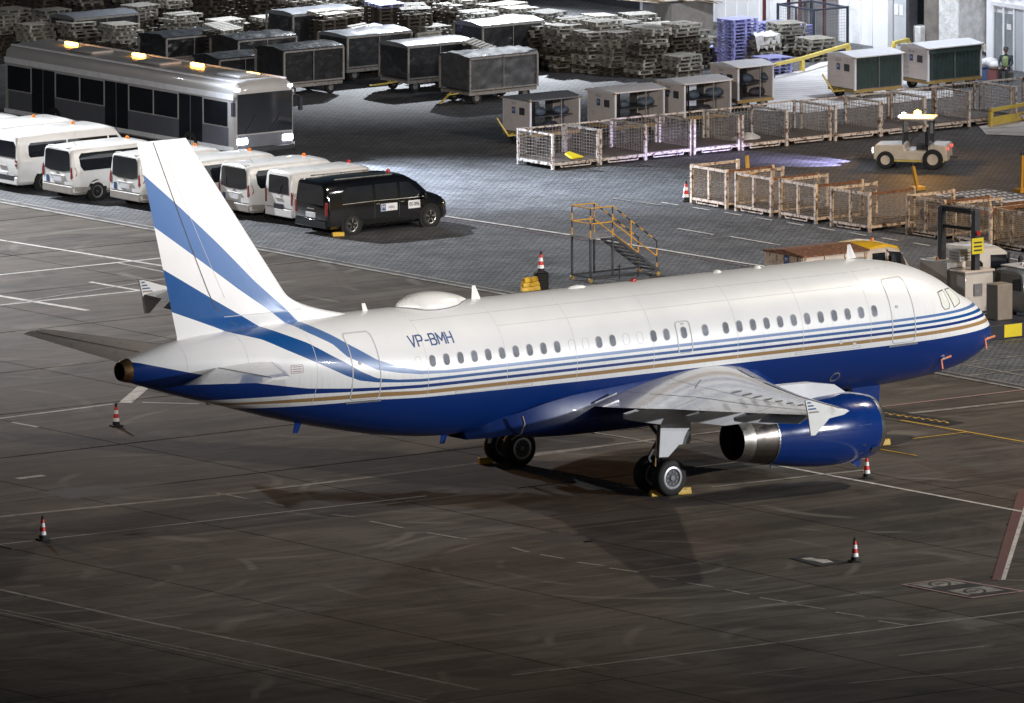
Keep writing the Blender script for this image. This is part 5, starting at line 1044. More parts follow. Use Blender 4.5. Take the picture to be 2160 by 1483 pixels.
def stack(px, py, n, label, rz=0, plastic=False, show=99, group='wooden pallets in tall stacks', jit=.05, pos=None, tiltt=0):
    g = at(px, py) if pos is None else Vector(pos); rnd = random.Random(int(px*7+py)); z = 0.; dr = Vector((0, 0))
    for k in range(n):
        dr.x += rnd.uniform(-.06, .06)*(not plastic); dr.y += rnd.uniform(-.06, .06)*(not plastic); a = rz+R(rnd.gauss(0, 6) if not plastic else rnd.uniform(-1.5, 1.5))+(math.pi/2 if rnd.random() < .12 and not plastic else 0); p = Vector((g.x+dr.x+rnd.uniform(-jit, jit), g.y+dr.y+rnd.uniform(-jit, jit), z))
        if k >= n-show:
            me = BP if plastic else rnd.choice(PM[:3] if k > n*.55 else PM); o = bpy.data.objects.new('pallet', me); col.objects.link(o); o.location = p; o.rotation_euler = (R(rnd.uniform(-1.2, 1.2)) if not tiltt or k < n-1 else tiltt, R(rnd.uniform(-1, 1)), a)
            tag(o, '%s pallet of the %s' % (ORD[n-1-k], label), 'pallet', group)
            count[0] += 1
        else:
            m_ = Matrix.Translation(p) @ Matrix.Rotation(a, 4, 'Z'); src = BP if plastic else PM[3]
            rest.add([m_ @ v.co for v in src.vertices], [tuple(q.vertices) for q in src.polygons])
        z += .146 if not plastic else .128
FR = [(1182, 148, 12, 'stack right of the braced cart end'), (1246, 152, 11, 'dark stack second from the carts'), (1304, 156, 11, 'stack in the middle of the front row'), (1362, 162, 13, 'tall front stack with yellowish boards'), (1440, 163, 6, 'low leaning front stack with a bright top')]
for k, (px, py, n, lb) in enumerate(FR): stack(px, py, n, lb, jit=.07)
stack(1425, 146, 11, 'stack behind the low leaning front stack', show=8)
stack(1505, 126, 4, 'short lavender plastic stack beside the wooden ones', plastic=True, group='lavender plastic pallets')
stack(1556, 138, 14, 'tall lavender plastic stack', plastic=True, group='lavender plastic pallets', jit=.02)
stack(1632, 110, 9, 'lavender plastic stack behind the wrapped one', plastic=True, group='lavender plastic pallets', jit=.03)
stack(1676, 102, 7, 'rightmost lavender plastic stack at the back', plastic=True, group='lavender plastic pallets', jit=.03, rz=R(12))
stack(1628, 155, 5, 'low lavender stack under the yellow rail', plastic=True, group='lavender plastic pallets', jit=.01)
stack(1600, 139, 8, 'stack draped with torn white film', jit=.06); stack(1664, 119, 9, 'stack behind the film draped one', jit=.05, show=7); stack(1716, 127, 6, 'brownish stack behind the yellow rail', jit=.05)
# back rows of wooden stacks, on a loose grid (metres)
random.seed(21); NAMES = []
rows = [(1.7, 12), (3.5, 12), (5.3, 11), (7.1, 10), (9.0, 9)]
A0 = at(1130, 146); 
import itertools
deep = 0
for r_, (dy, n0) in enumerate(rows):
    for c_ in range(8):
        p = at(1160+c_*76-r_*30, 150+c_*4-r_*3); q = Vector((p.x+dy*.35, p.y+dy*.93, 0))
        if q.x > 55.5 or q.x < 37 or (q-CAM).dot(RT)/(q-CAM).dot(fw)*FPX+1080 > 1478: continue
        n = n0+random.randint(-2, 1)
        if c_ > 5: n -= 2
        stack(1000+c_*37+r_*111, 7*c_, n, 'stack %s, %s from the left' % (['one row behind the front stacks', 'two rows behind the front stacks', 'three rows behind the front stacks', 'four rows behind the front stacks', 'five rows behind the front stacks'][r_], NTH[c_]), show=3 if r_ < 3 else 2, pos=q, jit=.1)
# left field of pallets behind the carts
for r_ in range(4):
    for c_ in range(13):
        px = -10+c_*88+((r_*37) % 50); py = 118-r_*30+c_*3; 
        p = at(px, py)
        if 37 < p.x and p.y < 80 and px > 1100: continue
        if r_ == 0 and px > 330: continue
        n = random.randint(7, 11)+r_
        stack(px, py, n, 'stack behind the tarpaulin carts, %s, %s from the left' % (('near row', 'second row', 'third row', 'back row')[r_], NTH[c_]), show=(5, 4, 3, 2)[r_] if px < 520 else (3, 2, 2, 2)[r_], jit=.12)
# pallets lying loose and askew on top
random.seed(5)
for k, (px, py, z, rx, rz, lb, pl) in enumerate([(770, 70, 1.5, 22, 20, 'pale slatted pallet tipped on edge above the black curtained cart', 0), (910, 95, 1.2, 55, 5, 'pallet standing slanted with its slats facing forward', 0), (870, 20, 1.75, 8, -20, 'pale slatted pallet lying askew at the back', 0), (800, 66, 1.3, 10, 30, 'lavender pallet lying behind the black curtained cart', 1), (1010, 100, 1.6, 18, 35, 'slatted pallet sloping down onto the braced cart', 0), (690, 32, 1.6, 6, 10, 'bleached pallet lying flat behind the sloping roof cart', 0), (470, 62, 1.5, 12, 15, 'grey pallet lying askew behind the low carts', 0), (810, 12, 1.9, 5, 0, 'lavender pallet on top of the back stacks', 1)]):
    g = at(px, py, z); o = bpy.data.objects.new('pallet', BP if pl else PM[k % 3]); col.objects.link(o); o.location = g; o.rotation_euler = (R(rx), 0, R(rz)); tag(o, lb, 'pallet')
    prop = MB()
    for j in range(int(z/.146)):
        m_ = Matrix.Translation((g.x, g.y, j*.146)); rest.add([m_ @ v.co for v in PM[3].vertices], [tuple(q.vertices) for q in PM[3].polygons])
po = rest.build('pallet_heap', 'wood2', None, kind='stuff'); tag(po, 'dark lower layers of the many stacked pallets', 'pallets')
# torn white film over a stack
b = MB(); g = at(1600, 139); rr = []
for i in range(9):
    x = -.62+.15*i; rr.append([(g.x+x, g.y-.58+.02*math.sin(i*2), 1.18-.75*abs(math.sin(i*1.3))*.8), (g.x+x, g.y-.6, 1.2+.05*math.sin(i)), (g.x+x*.8, g.y-.3, 1.3+.07*math.sin(2*i)), (g.x+x*.6+.1, g.y+.1, 1.26)])
film = b.loft(rr, close=False, cap0=False, cap1=False).build('torn_film', 'cargo', None, smooth=60); tag(film, 'torn white plastic film draped over a pallet stack', 'plastic film')
# heap of old boards
g = at(1480, 60); t = thing('board_heap', 'heap of long pale plywood boards leaning beside the pallets', 'boards', (g.x-1.6, g.y, 0), R(-6))
random.seed(2)
for k in range(9): MB().box((random.uniform(-.3, .3), k*.16-.6, 1.45-.05*k+random.uniform(-.03, .03)), (3.6, .3, .03), ry=R(9+random.uniform(-4, 4)), rz=R(random.uniform(-12, 6))).build('plank', 'board', t)
MB().bb(-.2, 1.7, -.5, .8, 0, 1.15).build('plank_base', 'cargod', t)

# ------------------------------------------------------------------ cargo shed
FX = 58.5
t = thing('cargo_shed', 'white cargo shed wall with pillars behind the pallets', 'building', (FX, 76, 0))
def wallbox(name, y0, y1, z0, z1, m, d=.3, par=None, pr=0): return MB().bb(-pr, d, y0-76, y1-76, z0, z1).build(name, m, par or t)
wallbox('wall', 78.0, 90.0, 0, 9, 'wall'); wallbox('pillar', 77.1, 78.0, 0, 9, 'wall', .8, pr=.25)
dr = wallbox('door', 76.3, 77.1, 0, 2.1, 'doorgrey', .2); wallbox('notice', 76.75, 77.0, 1.35, 1.75, 'plate', .05, dr, .02); wallbox('notice', 76.45, 76.68, 1.35, 1.75, 'plate', .05, dr, .02); wallbox('door_head', 76.3, 77.1, 2.1, 9, 'wall')
wallbox('pillar', 76.1, 76.3, 0, 9, 'dgrey', .4); wallbox('wall', 71.05, 76.1, 4.2, 9, 'wall'); MB().bb(6, 6.2, -6, 1, 0, 9).build('back_wall', 'cargod', t)
MB().bb(0, 7, -6, 1.4, -.02, .008).build('shed_floor', 'pad', t)
for k in range(16):
    y0 = 78.3+k*.7; wallbox('cladding_rib', y0, y0+.04, 0, 9, 'wall', .01, None, .03)
for k in range(2): wallbox('white_post', 91.2+1.4*k, 91.4+1.4*k, 0, 9, 'cartroof', .3)
sh = wallbox('roller_shutter', 91.4, 92.6, 0, 9, 'midgrey', .15)
for k in range(24): wallbox('shutter_slat', 91.42, 92.58, .3*k+.02, .3*k+.24, 'midgrey', 0, sh, .03)
wallbox('wall', 90, 91.2, 0, 9, 'dgrey', .2); wallbox('wall', 92.8, 112, 0, 9, 'dgrey', .2)
t = thing('office_block', 'white building corner with tall panelled doors at the right edge', 'building', (FX, 66, 0))
MB().bb(-.3, 6, -12, 5.1, 0, 9).build('wall', 'wall', t)
for k in range(7):
    y = 4.55-k*.62
    if k % 3 == 2: MB().bb(-.36, -.3, y-.5, y, 0, 2.4).build('door_leaf', 'doorgrey', t)
    else: MB().bb(-.35, -.3, y-.5, y, .05, 2.1).build('door_pane', 'dpane', t)
    MB().bb(-.4, -.3, y, y+.09, 0, 2.35).build('door_frame', 'cartroof', t)
MB().bb(-.42, -.3, -2, 4.7, 2.35, 2.5).build('door_head', 'cartroof', t)
for y in (3.9, 3.4): MB().lathe([(-.2, .17), (0, .17)], (-.3, y, 3.0), 'X', 14, (1, 1)).build('wall_lamp', 'plate', t)
MB().bb(-.37, -.355, 3.55, 3.8, 1.5, 1.72).build('notice', 'plate', t)
# rack, cage, cargo
g = at(1660, 92); t = thing('steel_rack', 'dark red steel shelving rack against the shed wall', 'rack', (56.6, 82.6, 0))
for x in (0, 1.2):
    for y in (0, -2.2): MB().bb(x-.05, x+.05, y-.05, y+.05, 0, 4.6).build('upright', 'redsteel', t)
for z in (2.0, 3.7): 
    MB().bb(-.06, 1.26, -2.26, .06, z, z+.08).build('beam', 'redsteel', t); MB().bb(-.02, 1.22, -2.2, 0, z+.082, z+.12).build('shelf', 'midgrey', t)
t = thing('steel_cage', 'navy steel cage with mesh panels under the red rack', 'cage', (55.2, 80.0, 0), R(-2))
for x in (0, 1.6):
    for y in (0, -2.3): MB().bb(x-.04, x+.04, y-.04, y+.04, 0, 1.75).build('post', 'darkcage', t)
for z in (.06, 1.7):
    for a, c in (((0, 0), (1.6, 0)), ((1.6, 0), (1.6, -2.3)), ((1.6, -2.3), (0, -2.3)), ((0, -2.3), (0, 0))): MB().bar((*a, z), (*c, z), .07).build('rail', 'darkcage', t)
MB().bb(-.02, .02, -1.2, -.05, .1, .7).build('kick_panel', 'darkcage', t); MB().bar((0, -1.15, .1), (0, -1.15, 1.7), .06).build('post', 'darkcage', t)
for (p00, u) in (((0, -.04, .1), (0, -2.2, 0)), ((.04, -2.3, .1), (1.5, 0, 0))):
    b = MB(); mesh_grid(b, p00, u, (0, 0, 1.6), 20, 14, .006); b.build('wire_mesh', 'midgrey', t, kind='stuff')
for k, (x, y, dx, dy, h, m, lb) in enumerate(((59.6, 75.3, 1.3, 1.0, 2.3, 'cargod', 'brown wrapped cargo block standing inside the shed opening'), (59.4, 74.0, 1.4, 1.2, 2.5, 'cargo', 'silvery film wrapped cargo block in the shed opening'), (59.0, 76.0, .6, .6, 1.0, 'cargo', 'low white wrapped load beside the door'), (62.6, 73.4, 1.2, 1.2, 3.0, 'cargod', 'tall dark load at the back of the shed'))):
    o = MB().bb(-dx/2, dx/2, -dy/2, dy/2, .14, h).build('cargo_load', m, None, bevel=.05); o.location = (x, y, 0); tag(o, lb, 'cargo')
    o2 = bpy.data.objects.new('pallet', PM[k % 3]); col.objects.link(o2); o2.location = (x, y, 0); tag(o2, 'wooden pallet under the '+lb.split(' in')[0].split(' stand')[0].split(' beside')[0].split(' at')[0], 'pallet')
t = thing('steel_truss', 'dark lattice steel frame leaning in the right of the shed opening', 'steel frame', (60.5, 71.9, 0))
for k in range(5): MB().bar((0, .4-.35*k*0, .9+.4*k), (0, -.7, 1.2+.4*k), .05).bar((0, -.7, .9+.4*k), (0, .4, 1.2+.4*k), .05).build('brace', 'ink', t, kind='stuff')
MB().bar((0, .45, 0), (0, .45, 3.3), .07).bar((0, -.75, 0), (0, -.75, 3.3), .07).build('chord', 'ink', t, kind='stuff')
t = thing('board_pile', 'pile of flat dark boards low in the shed opening', 'boards', (59.8, 71.9, 0))
for k in range(5): MB().box((0, .0, .3+.07*k), (1.1, 1.3, .04), rz=R(4*k-6)).build('plank', 'board', t)
MB().bb(-.4, .4, -.5, .5, 0, .28).build('plank_base', 'ink', t)
# yellow rails
def guard(label, pts, h, wd=.13):
    t = thing('guard_rail', label, 'guard rail', pts[0])
    o0 = Vector(pts[0]); P = [Vector(p)-o0 for p in pts]
    for a, c in zip(P, P[1:]): MB().bar(a+Vector((0, 0, h)), c+Vector((0, 0, h)), wd, wd).build('rail', 'rail', t, bevel=.015)
    for p in P: MB().bb(p.x-.07, p.x+.07, p.y-.07, p.y+.07, 0, h-.066).build('post', 'rail', t)
    return t
guard('long yellow guard rail in front of the lavender pallets', [at(1520, 183), at(1596, 173), at(1692, 151), at(1790, 122)], .5)
guard('short yellow guard rail in front of the grey shed door', [at(1884, 120), at(1916, 112)], .52); guard('short yellow rail beside the shed opening', [at(1918, 108), at(1932, 104)], .5)
t = guard('yellow barrier with a solid lower board at the right edge', [at(2090, 268), at(2200, 248)], .62); e = at(2200, 248)-at(2090, 268)
MB().bar((.1*e.normalized().x, .1*e.normalized().y, .2), (e.x, e.y, .2), .05, .3).build('barrier_board', 'rail', t)
# person and belongings
def figure():
    p0 = at(2122, 172); t = thing('person', 'person in a green hi vis vest and cap sitting beside white sacks', 'person', (p0.x, p0.y, 0), R(215))
    def skin(name, V, E, rad, mat, sub=2):
        me = bpy.data.meshes.new(name); me.from_pydata(V, E, []); o = bpy.data.objects.new(name, me); col.objects.link(o); o.parent = t; me.materials.append(M[mat])
        o.modifiers.new('skin', 'SKIN'); s_ = o.modifiers.new('sub', 'SUBSURF'); s_.levels = s_.render_levels = sub
        for v, r_ in zip(me.skin_vertices[0].data, rad): v.radius = (r_, r_) if not isinstance(r_, tuple) else r_
        me.skin_vertices[0].data[0].use_root = True; me.polygons.foreach_set('use_smooth', [True]*len(me.polygons)); return o
    # seated: hips at .45, knees forward (+x), feet on the ground
    V = [(0, 0, .5), (.02, 0, .68), (.0, 0, .9), (.0, 0, 1.0), (.02, 0, 1.06)]; E = [(0, 1), (1, 2), (2, 3), (3, 4)]; rad = [(.15, .17), (.14, .15), (.15, .18), .07, .055]
    for s in (-1, 1):
        k = len(V); V += [(.02, s*.1, .47), (.42, s*.13, .5), (.4, s*.14, .12), (.52, s*.15, .04)]; E += [(0, k), (k, k+1), (k+1, k+2), (k+2, k+3)]; rad += [.1, .075, .05, .04]
        k = len(V); V += [(.0, s*.2, .95), (.06, s*.26, .7), (.28, s*.16, .58), (.36, s*.13, .56)]; E += [(2, k), (k, k+1), (k+1, k+2), (k+2, k+3)]; rad += [.065, .05, .04, .03]
    skin('body', V, E, rad, 'cloth')
    skin('vest', [(0, 0, .52), (.02, 0, .7), (0, 0, .9), (0, 0, .99)], [(0, 1), (1, 2), (2, 3)], [(.165, .185), (.155, .165), (.165, .195), (.08, .12)], 'vest')
    rr = []
    for k in range(9): a = math.pi*k/8; rr.append([(.03+.1*math.sin(a)*math.cos(q)*(1.0+.1*(math.cos(q) > .8)), .08*math.sin(a)*math.sin(q), 1.2-.125*math.cos(a)) for q in [2*math.pi*i/14 for i in range(14)]])
    hd = MB().loft(rr).build('head', 'skin', t, smooth=70)
    MB().lathe([(0, .102), (.05, .095), (.09, .06), (.1, 0)], (.025, 0, 1.235), 'Z', 14).bb(.08, .2, -.07, .07, 1.235, 1.25).build('cap', 'cloth', hd, smooth=40)
    MB().box((.13, 0, 1.19), (.03, .025, .04)).build('nose', 'skin', hd); 
    for s in (-1, 1): MB().lathe([(-.01, .012), (.01, .012)], (.122, s*.032, 1.215), 'X', 8, (1, 1)).build('eye', 'ink', hd); MB().box((.03, s*.084, 1.2), (.03, .015, .05)).build('ear', 'skin', hd)
    MB().box((.122, 0, 1.145), (.01, .045, .01)).build('mouth', 'redsteel', hd)
    for s in (-1, 1):
        V = [(.36, s*.13, .56), (.42, s*.125, .555)]; E = [(0, 1)]; rad = [.03, .034]
        for j, (dy, ln_) in enumerate(((-.03, .06), (-.01, .075), (.012, .07), (.03, .055))): k = len(V); V += [(.455, s*.125+dy, .55), (.455+ln_, s*.125+dy*1.1, .53)]; E += [(1, k), (k, k+1)]; rad += [.012, .009]
        k = len(V); V += [(.42, s*.08, .55)]; E += [(1, k)]; rad += [.011]
        skin('hand', V, E, rad, 'skin', 1)
    return t, p0
fig, p0 = figure()
o = MB().bb(-.2, .2, -.22, .22, 0, .36).build('seat_box', 'cargod', None, bevel=.02); o.location = (p0.x, p0.y, 0); tag(o, 'low brown box that the person sits on', 'box')
def crate(px, py, m, lb, w=.55):
    g = at(px, py); t = thing('plastic_crate', lb, 'crate', (g.x, g.y, 0), R(20))
    for s in (-1, 1): MB().bb(-w/2, w/2, s*.2-.012, s*.2+.012, .03, .42).build('side', m, t); MB().bb(s*w/2-.012, s*w/2+.012, -.19, .19, .03, .42).build('end', m, t)
    MB().bb(-w/2, w/2, -.19, .19, 0, .03).build('bottom', m, t)
    for k in range(5): MB().bb(-w/2+.06+k*.1, -w/2+.09+k*.1, -.225, -.213, .05, .38).build('rib', m, t)
    return g
g1 = crate(2080, 168, 'crate', 'pale blue crate left of the seated person'); g2 = crate(2100, 170, 'rcrate', 'dull red crate between the blue crate and the person', .5)
for (gx, gy, s, lb) in ((g1.x+.15, g1.y, .36, 'larger white sack on the blue crate'), (g2.x+.05, g2.y+.1, .26, 'smaller white sack on the red crate')):
    rr = [[(s*math.sin(a)*math.cos(q)*(1+.15*math.sin(3*q+a)), s*.8*math.sin(a)*math.sin(q), s*.6-s*.6*math.cos(a)) for q in [2*math.pi*i/14 for i in range(14)]] for a in [math.pi*k/8 for k in range(9)]]
    o = MB().loft(rr).build('white_sack', 'bagw', None, smooth=70); o.location = (gx, gy, .4); tag(o, lb, 'sack')
# ------------------------------------------------------------------ tow tractor with lit lamps
g = at(1925, 352); t = thing('tow_tractor', 'cream tow tractor driving left with lit headlights and amber beacon', 'tow tractor', (g.x, g.y, 0), R(132)); t.scale = (.88, .88, .88)
MB().prism([(-1.55, .35), (1.5, .35), (1.55, .8), (1.45, .95), (.25, 1.0), (.2, .75), (-.75, .75), (-.8, 1.0), (-1.5, 1.0)], 'Y', -.72, .72).build('body', 'tugp', t, bevel=.05)
MB().bb(-1.4, 1.4, -.735, .735, .3, .36).build('sill', 'rail', t)
for x in (-.95, 1.0):
    for s in (-1, 1):
        r_ = .42 if x < 0 else .36; w_ = MB().lathe([(-.13, r_*.55), (-.13, r_*.93), (-.08, r_), (.08, r_), (.13, r_*.93), (.13, r_*.55)], (x, s*.68, r_), 'Y', 22).build('wheel', 'rubber', t); MB().lathe([(-.1, 0), (-.11, r_*.55), (.11, r_*.55), (.1, 0)], (x, s*.68, r_), 'Y', 16).build('rim', 'tugp', w_)
for x in (-.75, .3):
    for s in (-1, 1): MB().bar((x, s*.62, .98), (x-.05*(x < 0)+.0, s*.58, 2.0), .06).build('cab_pillar', 'dgrey', t)
MB().bb(-.95, .45, -.68, .68, 2.0, 2.08).build('cab_roof', 'cartw', t, bevel=.03); MB().bb(-.78, -.74, -.56, .56, 1.05, 1.95).build('rear_glass', 'glass', t); MB().bb(.27, .3, -.56, .56, 1.05, 1.95).build('windscreen', 'glass', t)
MB().bb(-.6, -.2, -.3, .3, .75, .95).bb(-.68, -.55, -.3, .3, .95, 1.45).build('seat', 'ink', t, kind='stuff')
MB().tube((.1, .0, 1.0), (-.05, 0, 1.25), .02, 6).lathe([(-.01, .17), (.01, .17)], (-.06, 0, 1.27), 'Z', 14).build('steering_wheel', 'ink', t)
for s in (-1, 1):
    MB().lathe([(0, .11), (.05, .11)], (1.52, s*.5, .72), 'X', 14, (1, 1)).build('headlight', 'lampw', t); MB().lathe([(-.03, .06), (0, .06)], (-1.54, s*.55, .85), 'X', 10, (1, 1)).build('tail_lamp', 'lampr', t)
    MB().bb(.38, .5, s*.45-.1, s*.45+.1, 2.085, 2.16).build('work_lamp', 'lampw', t)
bc = MB().lathe([(0, .15), (.2, .14), (.26, 0)], (-.2, 0, 2.09), 'Z', 14).build('beacon', 'lampo', t)
MB().bar((-1.55, 0, .45), (-1.85, 0, .45), .1).build('tow_hitch', 'dgrey', t)
pp = Vector((g.x, g.y, 0)); hd = Vector((math.cos(R(122)), math.sin(R(122)), 0)); sdv = Vector((-hd.y, hd.x, 0))
for s in (-1, 1): q = pp+hd*1.7+sdv*s*.5; lamp('tug_headlamp', 'SPOT', (q.x, q.y, .72), tuple(q+hd*4.5-Vector((0, 0, .72))), 2000, (.55, .52, 1), .06, 46, .35)
lamp('tug_beacon_lamp', 'POINT', (pp-hd*.2+Vector((0, 0, 2.5))), (0, 0, 0), 420, (1, .5, .12), .1)

# ------------------------------------------------------------------ work platform with stairs
g = at(1205, 590); t = thing('work_platform', 'grey wheeled work platform with yellow and black striped handrails', 'work stairs', (10.45, 33.95, 0))
PZ, PD = 1.5, 1.02
for x in (0, .95):
    for y in (0, PD): MB().bb(x-.03, x+.03, y-.03, y+.03, .16, PZ).build('leg', 'dgrey', t)
MB().bb(-.05, 1.0, -.05, PD+.05, PZ, PZ+.05).build('platform', 'midgrey', t)
for y in (0, PD):
    MB().bar((0, y, .18), (2.95, y, .18), .06).build('base_beam', 'dgrey', t)
    MB().bar((1.0, y, PZ), (2.9, y, .2), .05, .1).build('stringer', 'dgrey', t)
for k in range(7): f = (k+1)/8; MB().box((1.0+1.9*f, PD/2, PZ-(PZ-.2)*f), (.22, PD-.06, .03)).build('stair_tread', 'dgrey', t)
for x in (0, 2.95): MB().bar((x, 0, .18), (x, PD, .18), .06).build('base_beam', 'dgrey', t)
def striped(parent, a, c, name, r=.024):
    a = Vector(a); c = Vector(c); n = max(2, int((c-a).length/.22)); b = MB()
    for k in range(n): b.cm = k % 2; b.tube(a+(c-a)*k/n, a+(c-a)*(k+1)/n, r, 7)
    return b.build(name, ['rail2', 'ink'], parent)
M['rail2'] = pm('handrail_yellow', (.6, .3, .03), .5, var=.15)
for (x, y) in ((0, 0), (0, PD), (.95, 0), (.95, PD)): striped(t, (x, y, PZ+.05), (x, y, PZ+1.05), 'rail_post')
for z in (.52, 1.05):
    m_ = 'rail2'
    for a, c in (((0, 0), (0, PD)), ((0, 0), (.95, 0)), ((0, PD), (.95, PD))): MB().tube((*a, PZ+z), (*c, PZ+z), .022, 7).build('guard_bar', 'rail2', t)
for y in (0, PD):
    striped(t, (.95, y, PZ+1.05), (2.85, y, 1.2), 'handrail'); MB().tube((.95, y, PZ+.5), (2.85, y, .68), .022, 7).build('guard_bar', 'rail2', t); striped(t, (2.85, y, .22), (2.85, y, 1.2), 'rail_post'); MB().tube((1.75, y, .95), (1.75, y, 2.0), .022, 7).build('rail_post', 'rail2', t)
for x, y in ((0, 0), (0, PD), (2.9, 0), (2.9, PD)): w_ = MB().lathe([(-.03, 0), (-.03, .085), (.03, .085), (.03, 0)], (x, y, .085), 'Y', 12).build('castor', 'brass', t)
for x in (1.15, 1.95): MB().tube((x, -.12, .05), (x, -.12, .55), .02, 6).bar((x-.08, -.12, .48), (x+.1, -.12, .5), .03).build('jack_leg', 'ink', t, kind='stuff')
# ------------------------------------------------------------------ cones
def cone(px, py, label, first=None, pos=None, h=.74):
    g = at(px, py) if pos is None else Vector(pos)
    if first is not None: return copy_tree(first[0], g, R(random.uniform(0, 90)), label, first[1])
    t = thing('traffic_cone', label, 'traffic cone', g, 0, 'red and white traffic cones')
    MB().prism([(-.19, -.13), (-.13, -.19), (.13, -.19), (.19, -.13), (.19, .13), (.13, .19), (-.13, .19), (-.19, .13)], 'Z', 0, .05).build('base', 'rubber', t, bevel=.01)
    def rz(z): return .125-(.125-.032)*(z-.05)/(h-.05)
    for z0, z1, m, nm in ((.05, .16, 'rubber', 'skirt'), (.16, .27, 'cwhite', 'sleeve'), (.27, .4, 'red', 'sleeve'), (.4, .52, 'cwhite', 'sleeve'), (.52, .63, 'red', 'sleeve'), (.63, .74, 'rubber', 'tip')):
        e = .002 if m == 'cwhite' else 0; MB().lathe([(z0, rz(z0)+e), (z1, rz(z1)+e)], (0, 0, 0), 'Z', 20, (0, nm == 'tip')).build(nm, m, t, smooth=40)
    return t
c0 = cone(90, 1139, 'traffic cone on the thin line in the left foreground'); cf = (c0, descend(c0))
cone(245, 899, 'traffic cone under the tail of the airliner', cf); cone(1828, 1009, 'traffic cone below the engine inlet, mostly white', cf); cone(1803, 1185, 'traffic cone in the right foreground beside a black ground patch', cf); cone(1447, 425, 'traffic cone left of the tall cage row', cf)
# chock pile with cone
g = at(1112, 614); 
for k in range(6):
    o = MB().prism([(-.09, 0), (.09, 0), (.09, .06), (.05, .15), (-.05, .15), (-.09, .06)], 'Y', -.22, .22).build('wheel_chock', 'yellow', None, bevel=.012); o.location = (g.x+(k % 2)*.28, g.y, .155*(k//2)); o.rotation_euler = (0, 0, R(75+8*k)); tag(o, 'yellow wheel chock in the pile behind the airliner, %s' % ('bottom left', 'bottom right', 'middle left', 'middle right', 'top left', 'top right')[k], 'wheel chock', 'yellow wheel chocks')
for k in range(5):
    o = MB().lathe([(-.05, .14), (-.05, .26), (.05, .26), (.05, .14)], (0, 0, 0), 'Z', 22).build('rubber_ring', 'rubber', None); o.location = (g.x+.68, g.y+.12, .06+.108*k); tag(o, 'black rubber ring in the pile under a cone, %s' % ('lowest', 'second lowest', 'middle', 'second highest', 'topmost')[k], 'rubber ring', 'rubber rings stacked under a cone')
cone(0, 0, 'traffic cone on top of the black rubber pile', cf, pos=(g.x+.68, g.y+.12, .55))

# ------------------------------------------------------------------ vehicles behind the nose
t = thing('box_truck', 'cream light truck with a rusty roofed box and a yellow cab roof', 'truck', (9.8, 21.6, 0))
BL_ = 2.75
MB().bb(0, BL_, 0, 2.05, .75, 2.33).build('box', 'cream2', t)
MB().prism([(-.05, 2.335), (1.02, 2.46), (2.1, 2.335), (2.1, 2.28), (-.05, 2.28)], 'X', -.05, BL_+.05).build('box_roof', 'rusty', t)
for k in range(11): MB().bb(-.025, 0, .06+k*.185, .12+k*.185, 1.95, 2.28).build('end_rib', 'cream', t)
for k in range(4): MB().bb(.04+k*.86, .12+k*.86, -.03, 0, .75, 2.28).build('side_post', 'cream', t)
for k in range(3): MB().bb(.16+k*.86, .86+k*.86, -.015, -.003, .8, 2.1).build('side_panel', 'tan', t)
MB().bb(-.035, -.025, .72, .98, 1.98, 2.28).build('logo_sticker', 'logo', t); lettering('M', .2, (-.04, .85, 2.13), (0, -1, 0), (0, 0, 1), 'plate', t); lettering('Cargo Sand', .17, (-.006, .9, 1.78), (0, -1, 0), (0, 0, 1), 'ink', t)
MB().bb(-.03, 4.7, .3, 1.75, .5, .74).build('chassis', 'dgrey', t)
CX = -.5
stc = [(3.25, .6, 1.3, 2.3, .98, .98, .9), (3.4, .55, 1.3, 2.42, 1.0, 1.0, .93), (4.3, .55, 1.3, 2.44, 1.0, 1.0, .93), (4.75, .55, 1.3, 2.3, .99, .98, .9), (5.15, .55, 1.3, 1.75, .98, .96, .88), (5.4, .55, 1.2, 1.35, .95, .93, .85), (5.45, .6, 1.0, 1.1, .9, .88, .8)]; stc = [(q[0]+CX, q[1], q[2]*.9, q[3]*.96)+q[4:] for q in stc]
cb_ = MB().loft([[(x, y+1.02, z) for x, y, z in r_] for r_ in van_shell(stc)]).build('cab', 'cream2', t, smooth=38)
for s in (-1, 1):
    for pl in ([(3.0, 1.5), (3.55, 1.5), (3.55, 2.16), (3.0, 2.16)], [(3.72, 1.4), (4.6, 1.36), (4.28, 2.1), (3.72, 2.18)]): g_ = skin_panel(stc, pl, s, .009); g_.v = [(x, y+1.02, z) for x, y, z in g_.v]; g_.build('side_window', 'glass', cb_)
rr = []
for x, zz, hw in ((2.78, 2.36, .86), (2.95, 2.47, .88), (3.8, 2.5, .88), (4.25, 2.36, .84)): rr.append([(x, 1.02-hw, zz*.965-.1), (x, 1.02-hw+.08, zz*.965-.01), (x, 1.02, zz*.965+.03), (x, 1.02+hw-.08, zz*.965-.01), (x, 1.02+hw, zz*.965-.1)])
MB().loft(rr, cap0=True, cap1=True).build('cab_roof', 'yroof', t, smooth=40)
MB().lathe([(0, .07), (.1, .06), (.12, 0)], (3.75, 1.0, 2.42), 'Z', 12).build('beacon', 'orange', t); MB().bar((3.6, .25, 2.36), (3.66, -.1, 2.1), .03).build('mirror_arm', 'ink', t); MB().box((3.66, -.12, 1.86), (.12, .2, .42)).build('mirror', 'ink', t, bevel=.04)
MB().add([(4.96, .22, 1.26), (4.96, 1.82, 1.26), (4.33, 1.78, 2.16), (4.33, .26, 2.16)], [(0, 1, 2, 3)]).build('windscreen', 'glass', cb_)
